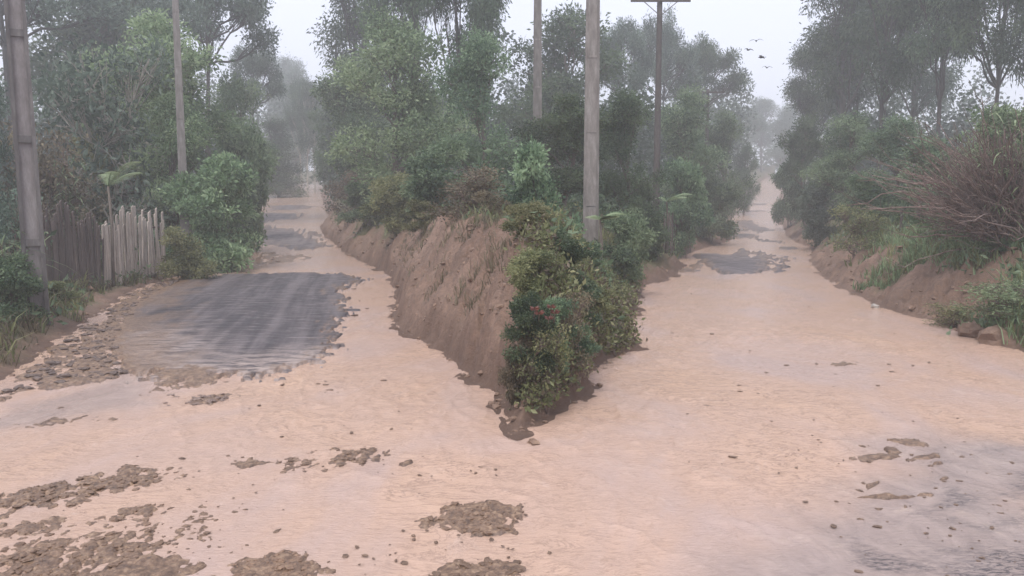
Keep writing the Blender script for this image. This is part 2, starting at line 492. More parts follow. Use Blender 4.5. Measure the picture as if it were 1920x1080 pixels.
def mat_leaf(name, dark, mid, light):
    m, nt, b = new_mat(name)
    v = attr(nt, 'var')
    oi = N(nt, 'ShaderNodeObjectInfo')
    c = ramp(nt, v, [(.05, dark), (.5, mid), (.95, light)])
    hsv = N(nt, 'ShaderNodeHueSaturation')
    nt.links.new(c, hsv.inputs['Color'])
    nt.links.new(math_node(nt, 'ADD', math_node(nt, 'MULTIPLY', oi.outputs['Random'], .03), .485), hsv.inputs['Hue'])
    nt.links.new(math_node(nt, 'ADD', math_node(nt, 'MULTIPLY', oi.outputs['Random'], .3), .85), hsv.inputs['Value'])
    nt.links.new(hsv.outputs[0], b.inputs['Base Color'])
    b.inputs['Roughness'].default_value = .55
    tr = N(nt, 'ShaderNodeBsdfTranslucent')
    nt.links.new(hsv.outputs[0], tr.inputs[0])
    mx = N(nt, 'ShaderNodeMixShader'); mx.inputs[0].default_value = .38
    out = nt.nodes['Material Output']
    nt.links.new(b.outputs[0], mx.inputs[1]); nt.links.new(tr.outputs[0], mx.inputs[2])
    nt.links.new(mx.outputs[0], out.inputs[0])
    return m

def mat_simple(name, stops, scale=6, rough=.85, bmp=.4, dist=.02, stretch=None):
    m, nt, b = new_mat(name)
    co = coords(nt, stretch) if stretch else coords(nt)
    n1 = noise_node(nt, co, scale, 7, .68)
    n2 = noise_node(nt, co, scale * 7, 4, .6)
    f = math_node(nt, 'ADD', math_node(nt, 'MULTIPLY', n1, .75), math_node(nt, 'MULTIPLY', n2, .25))
    c = ramp(nt, f, stops)
    oi = N(nt, 'ShaderNodeObjectInfo')
    hsv = N(nt, 'ShaderNodeHueSaturation'); nt.links.new(c, hsv.inputs['Color'])
    nt.links.new(math_node(nt, 'ADD', math_node(nt, 'MULTIPLY', oi.outputs['Random'], .5), .75), hsv.inputs['Value'])
    nt.links.new(hsv.outputs[0], b.inputs['Base Color'])
    b.inputs['Roughness'].default_value = rough
    bump(nt, b, f, bmp, dist)
    return m

M_ground = mat_ground(); M_road = mat_road(); M_water = mat_water()
M_mud = mat_simple('wet_mud', [(.3, (.085, .050, .032)), (.5, (.19, .115, .073)), (.7, (.36, .24, .155))], 22, .42, .8, .02)
M_tarlump = mat_simple('broken_tarmac', [(.3, (.075, .05, .042)), (.5, (.15, .105, .085)), (.7, (.29, .21, .165))], 12, .6, .8, .02)
M_bark = mat_simple('grey_brown_bark', [(.3, (.07, .055, .045)), (.5, (.14, .115, .095)), (.7, (.24, .21, .18))], 5, .9, .8, .03, (4, 4, .8))
M_palebark = mat_simple('pale_bark', [(.3, (.20, .17, .14)), (.5, (.34, .31, .26)), (.7, (.48, .45, .40))], 4, .85, .5, .02, (4, 4, .8))
M_darkbark = mat_simple('dark_bark', [(.3, (.03, .026, .024)), (.5, (.06, .05, .045)), (.7, (.11, .10, .09))], 5, .9, .6, .02, (4, 4, .8))
M_conc = mat_simple('weathered_concrete', [(.3, (.10, .088, .08)), (.5, (.17, .152, .138)), (.7, (.27, .25, .23))], 3, .85, .35, .008, (3, 3, .7))
M_concin = mat_simple('sheltered_concrete', [(.3, (.12, .105, .10)), (.5, (.19, .17, .165)), (.7, (.27, .25, .24))], 3, .88, .35, .008, (3, 3, .7))
M_steel = mat_simple('dark_steel', [(.3, (.05, .05, .05)), (.7, (.14, .12, .11))], 9, .6, .2, .004)
M_wooddark = mat_simple('dark_old_boards', [(.3, (.055, .042, .037)), (.5, (.10, .078, .068)), (.7, (.19, .15, .13))], 5, .9, .6, .01, (6, 6, .6))
M_woodpale = mat_simple('pale_old_boards', [(.3, (.22, .17, .14)), (.48, (.36, .30, .255)), (.66, (.58, .51, .44))], 5, .9, .6, .01, (6, 6, .6))
M_stick = mat_simple('dry_sticks', [(.3, (.075, .05, .043)), (.5, (.15, .105, .09)), (.7, (.33, .26, .22))], 6, .9, .5, .01)
M_stone = mat_simple('pale_stone', [(.3, (.3, .26, .22)), (.7, (.62, .57, .52))], 8, .85, .5, .02)
M_rock = mat_simple('brown_clods', [(.3, (.14, .088, .062)), (.5, (.23, .148, .105)), (.7, (.33, .225, .165))], 5, .85, .9, .05)
M_white = mat_simple('white_plastic', [(.3, (.6, .6, .6)), (.7, (.8, .8, .8))], 9, .5, .2, .01)
M_red = mat_simple('red_petals', [(.3, (.10, .035, .028)), (.7, (.20, .075, .055))], 9, .6, .2, .01)
M_bird = mat_simple('dark_feathers', [(.3, (.02, .02, .022)), (.7, (.05, .05, .055))], 9, .8, .2, .01)

LEAF = {
    'light': mat_leaf('light_green_leaves', (.085, .135, .066), (.195, .275, .14), (.36, .44, .25)),
    'mid': mat_leaf('mid_green_leaves', (.056, .098, .055), (.138, .205, .112), (.26, .34, .195)),
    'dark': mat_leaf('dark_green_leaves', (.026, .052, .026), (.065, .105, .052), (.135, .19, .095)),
    'grey': mat_leaf('grey_green_leaves', (0.043, 0.072, 0.052), (0.094, 0.138, 0.096), (0.189, 0.246, 0.181)),
    'olive': mat_leaf('olive_leaves', (0.072, 0.087, 0.036), (0.174, 0.189, 0.08), (0.319, 0.312, 0.16)),
    'brown': mat_leaf('brownish_leaves', (0.065, 0.058, 0.036), (0.152, 0.123, 0.08), (0.29, 0.239, 0.16)),
}

# ------------------------------------------------------------------ ground, road and flood
def grid(Y, U, yoff):
    X = U[None, :] * (np.maximum(Y, 0)[:, None] + yoff)
    YY = np.repeat(Y[:, None], len(U), 1)
    n, m = len(Y), len(U)
    i = np.arange(n - 1)[:, None] * m; j = np.arange(m - 1)[None, :]
    f = np.stack([i + j, i + j + 1, i + m + j + 1, i + m + j], -1).reshape(-1, 4)
    return X.ravel(), YY.ravel(), f

def compact(v, f, at):
    used = np.zeros(len(v), bool); used[f.ravel()] = True
    idx = np.cumsum(used) - 1
    return v[used], idx[f], {k: a[used] for k, a in at.items()}

# ground
Yr = np.concatenate([np.linspace(-16, 3, 14), np.geomspace(3.2, 62, 330), np.geomspace(63, 150, 50), np.geomspace(155, 420, 22)])
Uc = np.concatenate([-np.geomspace(3.2, .80, 18), np.linspace(-.78, .78, 560), np.geomspace(.80, 3.2, 18)])
gx, gy, gf = grid(Yr, Uc, 3.0)
g, sd, rs, ls, dd = ground_height(gx, gy)
ng = fbm(gx * .7, gy * .7, 81, 4)
grass = np.zeros(len(gx))
dLl, dLr, dRl, dRr = dd
gl = S((dLl - .15 + (ng - .5) * 1.6) / .8)
gc_near = S((dLr - 1.7 + (ng - .5) * 1.2) / .8)
gc_far = S((dLr - .5 + (ng - .5) * 2) / .8)
t = S((gy - 24) / 6)
gw = S((dRl - .25 + (ng - .5) * .9) / .7)
gr = S((dRr - .9 + 1.2 * S((17 - gy) / 2.5) + (ng - .5) * 4.2) / 1.2)
gmid = np.where(dRl < dLr, gw, gc_near * (1 - t) + gc_far * t)
grass = np.where(rs, gr, np.where(ls, gl, gmid))
wet = S(1 - (np.clip(sd, 0, 9) / .4)) * .7 * np.where(rs, .5, 1)
wet = np.maximum(wet, np.where((~rs) & (~ls) & (dRl < dLr), S(1 - dRl / 1.1) * .7, 0))
keep = sd[gf].min(axis=1) > -1.6
v, f, at = compact(np.stack([gx, gy, g], -1), gf[keep], {'grass': grass, 'wet': wet})
link('ground', mesh_np('ground', v, f, M_ground, True, at), kind='structure')

# road and flood share one fine layout
rows = np.arange(1290, 432, -2.6)
Yn = np.array([CAM_H * FPX / (r - HZ) * 1.0 for r in rows])
Yn = np.concatenate([np.linspace(-14, Yn[0] - .1, 14), Yn, np.geomspace(Yn[-1] * 1.006, 190, 190)])
Un = np.concatenate([-np.geomspace(4, .70, 14), np.linspace(-.69, .69, 560), np.geomspace(.70, 4, 14)])
rx, ry, rf = grid(Yn, Un, .8)
rsd = sdist(rx, ry, CORR)
rh, mud, lift = road_height(rx, ry)
edge = S((-rsd) / .5)
rz = rh * 1.0 - (1 - edge) * .0
keep = rsd[rf].min(axis=1) < .1
silt = .8 * S(1.0 - pdist(rx, ry, P([(215, 640), (250, 700), (330, 716), (430, 700), (520, 704), (610, 680)])) / 2.2)
silt = np.maximum(silt, S((ry - 33) / 4) * .25)
v, f, at = compact(np.stack([rx, ry, rz], -1), rf[keep], {'silt': silt, 'mud': np.clip(mud + S((rsd + .9) / .9) * .7 + S(1.0 - pdist(rx, ry, P([(330, 522), (265, 560), (225, 620), (215, 690)])) / 1.5 + (fbm(rx * 1.8, ry * .9, 515, 4, .6) - .5) * 1.8) * .7, 0, 1)})
link('road', mesh_np('road', v, f, M_road, True, at), kind='structure')

rip = (fbm(rx * 1.5 + ry * .3, ry * .9, 91, 4, .55) - .5) * .026
rid = 1 - np.abs(fbm(rx * 3.0, ry * 1.6 + rx * .5, 95, 3, .5) - .5) * 2
rip2 = (rid ** 4 - .5) * .012
chop = 1 + 1.3 * S((fbm(rx * .35, ry * .35, 301, 3) - .48) / .14)
wz = z0(rx, ry) + (rip + rip2 * chop) * np.clip(.5 + ry / 30, .5, 1.6)
fz = S(-(sdist(rx, ry, film_zone) + (fbm(rx * .8, ry * .8, 97, 3) - .5) * 1.6) / 1.2 + .4)
shoal = S(-(sdist(rx, ry, shoal_zone) + (fbm(rx * 2.4, ry * 3.4, 197, 4) - .5) * 1.9) / .8 + .3)
fz2 = S(-(sdist(rx, ry, silver_zone) + (fbm(rx * 1.2, ry * 1.2, 98, 3) - .5) * 1.0) / .6 + .3) * .7
film = np.maximum(fz * .9, fz2)
pd = np.full(len(rx), 9.)
keep = rsd[rf].min(axis=1) < 1.3
v, f, at = compact(np.stack([rx, ry, wz], -1), rf[keep], {'film': film, 'shoal': shoal})
link('flood_water', mesh_np('flood_water', v, f, M_water, True, at), kind='structure')

# ------------------------------------------------------------------ lumps (mud, clods, stones)
def ico(sub=1):
    import bmesh
    bm = bmesh.new(); bmesh.ops.create_icosphere(bm, subdivisions=sub, radius=1)
    v = np.array([x.co[:] for x in bm.verts]); f = np.array([[a.index for a in q.verts] for q in bm.faces])
    bm.free(); return v, f
ICO1 = ico(1); ICO2 = ico(2)

def lump(mb, c, r, flat=.5, seed=0, base=ICO1, a=None):
    v, f = base
    rr = np.random.default_rng(seed)
    ph = rr.random(3) * 9
    k = 1 + (rr.random(len(v)) - .5) * (.5 if len(v) < 20 else .16) + .28 * np.sin(v[:, 0] * 3.1 + ph[0]) * np.sin(v[:, 1] * 2.7 + ph[1]) + .15 * np.sin(v[:, 2] * 5 + v[:, 0] * 4 + ph[2])
    sc = np.array([1 + rr.random() * .6, .7 + rr.random() * .5, flat])
    th = rr.random() * 6.28
    q = v * k[:, None] * sc * r
    x = q[:, 0] * math.cos(th) - q[:, 1] * math.sin(th); y = q[:, 0] * math.sin(th) + q[:, 1] * math.cos(th)
    mb.add(np.stack([x, y, q[:, 2]], -1) + np.array(c), f, a)

def rand_in(pl, n, r):
    xs = [p[0] for p in pl]; ys = [p[1] for p in pl]
    out = []
    while len(out) < n:
        x = r.uniform(min(xs), max(xs), 400); y = r.uniform(min(ys), max(ys), 400)
        k = inside(x, y, pl)
        out += list(zip(x[k], y[k]))
    return np.array(out[:n])

heaps = [
    (6, 520, .012, .05, 'long ridge of brown mud lumps in the flood at lower left', M_mud),
    (7, 200, .018, .050, 'middle band of mud lumps just below the long ridge', M_mud),
    (8, 560, .012, .048, 'widest spread of mud lumps in the bottom left corner', M_mud),
    (9, 300, .012, .042, 'oval bed of mud lumps alone in the middle of the left flood', M_mud),
    (12, 170, .015, .045, 'scattered mud lumps in the flood below the tip of the earth bank', M_mud),
    (13, 90, .015, .045, 'small mud heap at the bottom edge left of the fork', M_mud),
    (15, 90, .015, .045, 'dark mud lumps at the bottom edge right below the bank tip', M_mud),
    (2, 90, .03, .08, 'dark clods in a row just in front of the dry tarmac', M_tarlump),
    (0, 700, .025, .10, 'broad belt of broken tarmac and mud clods along the left verge', M_tarlump),
    (1, 60, .05, .12, 'low dark mud bar across the left road behind the dry tarmac', M_tarlump),
]
for i, (pi, n, r0, r1, lab, mt) in enumerate(heaps):
    pts = rand_in(mud_patches[pi], int(n * (.6 if mt is M_mud else 1)), rng)
    hh = road_height(pts[:, 0], pts[:, 1])[0]
    cx, cy = pts.mean(axis=0)
    mb = MB()
    for k, (p, h) in enumerate(zip(pts, hh)):
        r = (r0 + (r1 - r0) * rng.random() ** 3.5) * .75
        if h < z0(p[0], p[1]) - .012: continue
        lump(mb, (p[0] - cx, p[1] - cy, h + r * .05), r, rng.uniform(.22, .5), seed=i * 1000 + k, base=ICO2 if r > .75 * (r0 + .4 * (r1 - r0)) else ICO1)
    o = link('mud_heap', mb.mesh('mud_heap', mt), label=lab, category='mud heap', kind='stuff')
    o.location = (cx, cy, 0)

# stray crumbs over the flood and along the waterline
mb = MB()
k = 0
for (px, py, n, sx, sy) in [(430, 870, 14, 60, 12), (780, 890, 10, 60, 20), (450, 940, 16, 60, 25), (880, 885, 6, 30, 6), (600, 800, 8, 120, 20), (590, 720, 10, 60, 10),
                            (1700, 960, 34, 130, 70), (1840, 1000, 40, 90, 50), (1500, 740, 22, 260, 40), (1350, 600, 18, 160, 30), (1620, 690, 10, 160, 10),
                            (1750, 870, 16, 90, 25), (1440, 850, 14, 150, 20), (880, 1010, 40, 70, 30), (360, 1020, 50, 50, 40), (640, 1060, 20, 90, 20), (560, 545, 14, 90, 20), (650, 570, 16, 25, 25)]:
    for _ in range(n):
        x, y = G(px + rng.normal() * sx, py + rng.normal() * sy)
        if y > 60 or y < 2: continue
        if sdist(np.array([x]), np.array([y]), CORR)[0] > 0: continue
        r = (.006 + .022 * rng.random() ** 2) * (y / 6) ** .7
        lump(mb, (x, y, float(z0(x, y)) + .004), r, .35, seed=5000 + k); k += 1
link('mud_crumb', mb.mesh('mud_crumb', M_mud), kind='stuff', label='small dark crumbs of mud strewn over the flooded road', category='mud')

# clods embedded in the cut banks
mb = MB(); k = 0
bx, by = [], []
for pl, n, side in ((right_L, 900, 0), (right_R, 700, 1), (left_R, 300, 2), (left_L, 350, 3)):
    pl = [p for p in pl if 5 < p[1] < 60]
    P0 = np.array(pl)
    for _ in range(n):
        i = rng.integers(0, len(P0) - 1)
        a, b_ = P0[i], P0[i + 1]
        p = a + (b_ - a) * rng.random()
        nrm = np.array([-(b_ - a)[1], (b_ - a)[0]]); nrm /= np.linalg.norm(nrm) + 1e-6
        off = rng.random() ** 1.3 * 2.2
        for sg in (1, -1):
            q = p + nrm * sg * off
            bx.append(q[0]); by.append(q[1])
bx = np.array(bx); by = np.array(by)
gg, sdd, _, _, _ = ground_height(bx, by)
ok = sdd > 0
for x, y, z in zip(bx[ok], by[ok], gg[ok]):
    r = (.012 + .05 * rng.random() ** 4) * (max(y, 8) / 12) ** .5
    lump(mb, (x, y, z + r * .1), r, .7, seed=9000 + k); k += 1
link('bank_clod', mb.mesh('bank_clod', M_rock), kind='stuff', label='loose earth clods and grit lying on the cut banks', category='earth')

def stone(px, py, r, lab, mat, name='stone', cat='stone', up=0, flat=.75, Y=None):
    x, y = G(px, py) if Y is None else W(px, Y)
    z = max(gz(x, y), float(z0(x, y)))
    mb = MB(); lump(mb, (0, 0, 0), r, flat, seed=int(px), base=ICO2)
    me = mb.mesh(name, mat, False)
    o = link(name, me, label=lab, category=cat)
    o.location = (x, y, z + r * flat * .35 + up)

stone(1640, 577, .09, 'small pale stone at the foot of the right bank', M_stone)
stone(1275, 460, .17, 'pale stone on the verge left of the far dry tarmac', M_stone)
stone(1822, 632, .22, 'brown earth clod at water edge, left one of the pair under the grass bank', M_rock, 'earth_clod', 'clod')
stone(1868, 645, .28, 'larger brown earth clod at water edge, right one of the pair', M_rock, 'earth_clod', 'clod')
stone(1846, 612, .2, 'earth clod lying above the pair at the foot of the right bank', M_rock, 'earth_clod', 'clod')
stone(1000, 832, .05, 'wet stone in the water at the tip of the fork', M_mud)

def litter(px, Y, lab, s):
    x, y = W(px, Y)
    mb = MB()
    n = 7
    a, b_ = np.meshgrid(np.linspace(-1, 1, n), np.linspace(-1, 1, n))
    zz = (fbm(a * 1.7 + px, b_ * 1.7, 5, 3) - .4) * 1.1
    v = np.stack([a.ravel() * s, b_.ravel() * s * .7, zz.ravel() * s], -1)
    i = np.arange(n - 1)[:, None] * n; j = np.arange(n - 1)[None, :]
    f = np.stack([i + j, i + j + 1, i + n + j + 1, i + n + j], -1).reshape(-1, 4)
    mb.add(v, f); v2 = v.copy(); v2[:, 2] -= .02; mb.add(v2, f[:, ::-1])
    o = link('plastic_bag', mb.mesh('plastic_bag', M_white, True), label=lab, category='litter')
    o.location = (x, y, gz(x, y) + s * .45)
litter(224, 27, 'upper scrap of white plastic on the verge below the pale boards', .17)
litter(205, 24, 'lower scrap of white plastic on the verge below the pale boards', .12)
litter(108, 17.5, 'scrap of white plastic in the grass right of the nearest pole', .09)

# ------------------------------------------------------------------ plants
def leaves(mb, c, dirs, size, var, wid=.42):
    """c (n,3) leaf bases; dirs (n,3) leaf axis; kite shaped leaf of two triangles, slightly folded"""
    n = len(c)
    d = dirs / (np.linalg.norm(dirs, axis=1)[:, None] + 1e-9)
    r = rng.normal(size=(n, 3)); r[:, 2] *= .5
    w_ = np.cross(d, r); w_ /= np.linalg.norm(w_, axis=1)[:, None] + 1e-9
    s = np.broadcast_to(size, (n,))[:, None]
    up = np.cross(d, w_)
    p0 = c; p2 = c + d * s; mid = c + d * s * .45
    p1 = mid + w_ * s * wid * .5 + up * s * .05; p3 = mid - w_ * s * wid * .5 + up * s * .05
    v = np.stack([p0, p1, p2, p3], 1).reshape(-1, 3)
    f = np.arange(n * 4).reshape(n, 4)
    mb.add(v, f, np.repeat(var, 4))

def bent(a, b, n, wob, r):
    t = np.linspace(0, 1, n)[:, None]
    p = np.asarray(a) * (1 - t) + np.asarray(b) * t
    w_ = np.cumsum(r.normal(size=(n, 3)), 0) * wob
    w_ -= w_[0] * (1 - t) + w_[-1] * t
    return p + w_

def make_tree(kind, seed):
    """returns (trunk mesh, crown mesh) of a plant about 10 m tall standing at the origin"""
    r = np.random.default_rng(seed)
    T, C = MB(), MB()
    H = 10.
    lobes = []
    if kind == 'broadleaf':
        for i in range(15):
            z = r.uniform(1.6, 8.6); k = math.sin(min(1, (z - .2) / 9.6) * math.pi) ** .6
            a = r.random() * 6.28; q = r.uniform(.4, 2.5) * k
            lobes.append(((q * math.cos(a), q * math.sin(a), z), (r.uniform(1.0, 1.7), r.uniform(1.0, 1.7), r.uniform(.8, 1.25))))
        lobes.append(((.2, 0, 9), (1, 1, .9)))
        trunk_top, tr, nsub, nleaf, ls, droop, spread = 7.5, .22, 30, 52, .21, .0, .24
    elif kind == 'eucalyptus':
        for i in range(15):
            z = r.uniform(4.2, 9.4); k = 1.15 - abs(z - 6.5) / 5
            a = r.random() * 6.28; q = r.uniform(.3, 2.0) * k
            lobes.append(((q * math.cos(a), q * math.sin(a), z), (r.uniform(.6, 1.1), r.uniform(.6, 1.1), r.uniform(.6, 1.1))))
        trunk_top, tr, nsub, nleaf, ls, droop, spread = 9.3, .15, 24, 64, .19, .9, .26
    elif kind == 'umbrella':
        for i in range(17):
            a = i * 2.4 + r.random(); q = 3.3 * math.sqrt((i + .5) / 17)
            z = 8.9 - q * q * .20 + r.uniform(-.8, .3)
            lobes.append(((q * math.cos(a), q * math.sin(a), z), (r.uniform(.7, 1.15), r.uniform(.7, 1.15), r.uniform(.45, .8))))
        trunk_top, tr, nsub, nleaf, ls, droop, spread = 7.2, .2, 26, 52, .17, -.2, .22
    elif kind == 'cone':
        for i in range(20):
            z = r.uniform(.8, 9.2); k = (10.2 - z) / 10
            a = r.random() * 6.28; q = r.uniform(.4, 1.9) * k
            lobes.append(((q * math.cos(a), q * math.sin(a), z), (.5 + 1.1 * k, .5 + 1.1 * k, .7)))
        trunk_top, tr, nsub, nleaf, ls, droop, spread = 9.3, .16, 20, 50, .20, .3, .28
    elif kind == 'shrub':
        for i in range(16):
            a = r.random() * 6.28; z = r.uniform(.8, 8.3); k = (1 - (z / 11) ** 2) ** .5
            q = r.uniform(.5, 3.6) * k
            lobes.append(((q * math.cos(a), q * math.sin(a), z), (r.uniform(1.2, 2.2), r.uniform(1.2, 2.2), r.uniform(1.1, 1.9))))
        trunk_top, tr, nsub, nleaf, ls, droop, spread = 4, .2, 26, 48, .44, .15, .34
    elif kind == 'twiggy':
        for i in range(13):
            a = r.random() * 6.28; z = r.uniform(1.5, 9); q = r.uniform(.4, 3.4)
            lobes.append(((q * math.cos(a), q * math.sin(a), z), (1.6, 1.6, 1.4)))
        trunk_top, tr, nsub, nleaf, ls, droop, spread = 4, .2, 22, 11, .45, .2, .5
    stems = 1 if kind not in ('shrub', 'twiggy') else 5
    trunks = []
    for s_ in range(stems):
        top = (r.normal() * .35 * (1 if stems == 1 else 3), r.normal() * .35 * (1 if stems == 1 else 3), trunk_top)
        base = (0, 0, -.4) if stems == 1 else (r.normal() * .5, r.normal() * .5, -.5)
        p = bent(base, top, 9, .10 if stems == 1 else .25, r)
        p[0] = base
        rad = np.linspace(tr, tr * .25, 9) / (1 if stems == 1 else 1.8)
        if stems == 1: rad[0] *= 1.35
        T.tube(p, rad, 8 if stems == 1 else 5)
        trunks.append((p, rad))
    for (c, rr) in lobes:
        c = np.array(c); rr = np.array(rr)
        p, rad = trunks[r.integers(0, stems)]
        zt = c[2] * (.62 if kind != 'umbrella' else .8) - .1
        k = int(np.argmin(abs(p[:, 2] - zt)))
        a = p[k]
        limb = bent(a, c, 7, .10, r)
        lr = np.linspace(max(.035, rad[k] * .55), .03, 7)
        T.tube(limb, lr, 5, cap=False)
        cn = r.random()
        for q in range(nsub):
            u = r.normal(size=3); u /= np.linalg.norm(u)
            u[2] = u[2] * .8 + .15
            sc = c + u * rr * r.uniform(.55, 1.05)
            if kind in ('twiggy',) or q % 2 == 0:
                a0 = limb[r.integers(3, 7)]
                T.tube(bent(a0, sc, 4, .06, r), np.linspace(.022, .008, 4) * (1.9 if kind in ('twiggy', 'shrub') else 1), 3, cap=False)
            nl = int(nleaf * r.uniform(.5, 1.4))
            off = r.normal(size=(nl, 3)) * spread * np.array([1, 1, .7])
            pos = sc + off
            dr = off + r.normal(size=(nl, 3)) * spread * .9
            dr[:, 2] -= droop * spread
            var = np.clip(.5 + (cn - .5) * .5 + r.normal() * .22 + r.normal(size=nl) * .12, 0, 1)
            leaves(C, pos, dr, ls * r.uniform(.6, 1.25, nl), var, .42 if kind != 'eucalyptus' else .30)
    return T.mesh(kind + '_trunk', None, True), C.mesh(kind + '_crown', None, False)

LIB = {}
def lib(kind, i):
    if (kind, i) not in LIB: LIB[(kind, i)] = make_tree(kind, hash_of(kind) + i * 97)
    return LIB[(kind, i)]
def hash_of(s): return sum(ord(c) * (i + 3) for i, c in enumerate(s))

NATW = {'broadleaf': 7.2, 'eucalyptus': 5.6, 'umbrella': 8.4, 'cone': 5.2, 'shrub': 9.5, 'twiggy': 8.8}
def plant(kind, var, px, Y, top, wpx, leaf, label, name=None, cat=None, bark=None, group=None, dz=0):
    x, y = W(px, Y)
    gzv = gz(x, y)
    h = CAM_H + (HZ - top) / FPX * Y - gzv
    h = max(h, .3)
    wd = wpx / FPX * Y
    name = name or {'broadleaf': 'broadleaf_tree', 'eucalyptus': 'eucalyptus_tree', 'umbrella': 'umbrella_tree', 'cone': 'conical_tree', 'shrub': 'shrub', 'twiggy': 'dry_shrub'}[kind]
    cat = cat or ('tree' if kind not in ('shrub', 'twiggy') else 'shrub')
    rzv = rng.random() * 6.28
    root = thing(name, (x, y, gzv - .05 + dz), label, cat, group, rzv)
    sz = h / 10.0; sx = wd / NATW[kind]
    sx = min(max(sx, sz * .45), sz * 2.2)
    root.scale = (sx, sx, sz)
    tm, cm = lib(kind, var)
    bark = bark or {'eucalyptus': M_darkbark, 'broadleaf': M_bark, 'umbrella': M_darkbark, 'cone': M_darkbark, 'shrub': M_bark, 'twiggy': M_stick}[kind]
    for nm, me, mt in (('trunk', tm, bark), ('crown', cm, LEAF[leaf])):
        if len(me.materials) == 0: me.materials.append(mt)
        o = link(nm if nm == 'crown' or cat == 'tree' else 'stem', me, root)
        o.material_slots[0].link = 'OBJECT'; o.material_slots[0].material = mt
    return root

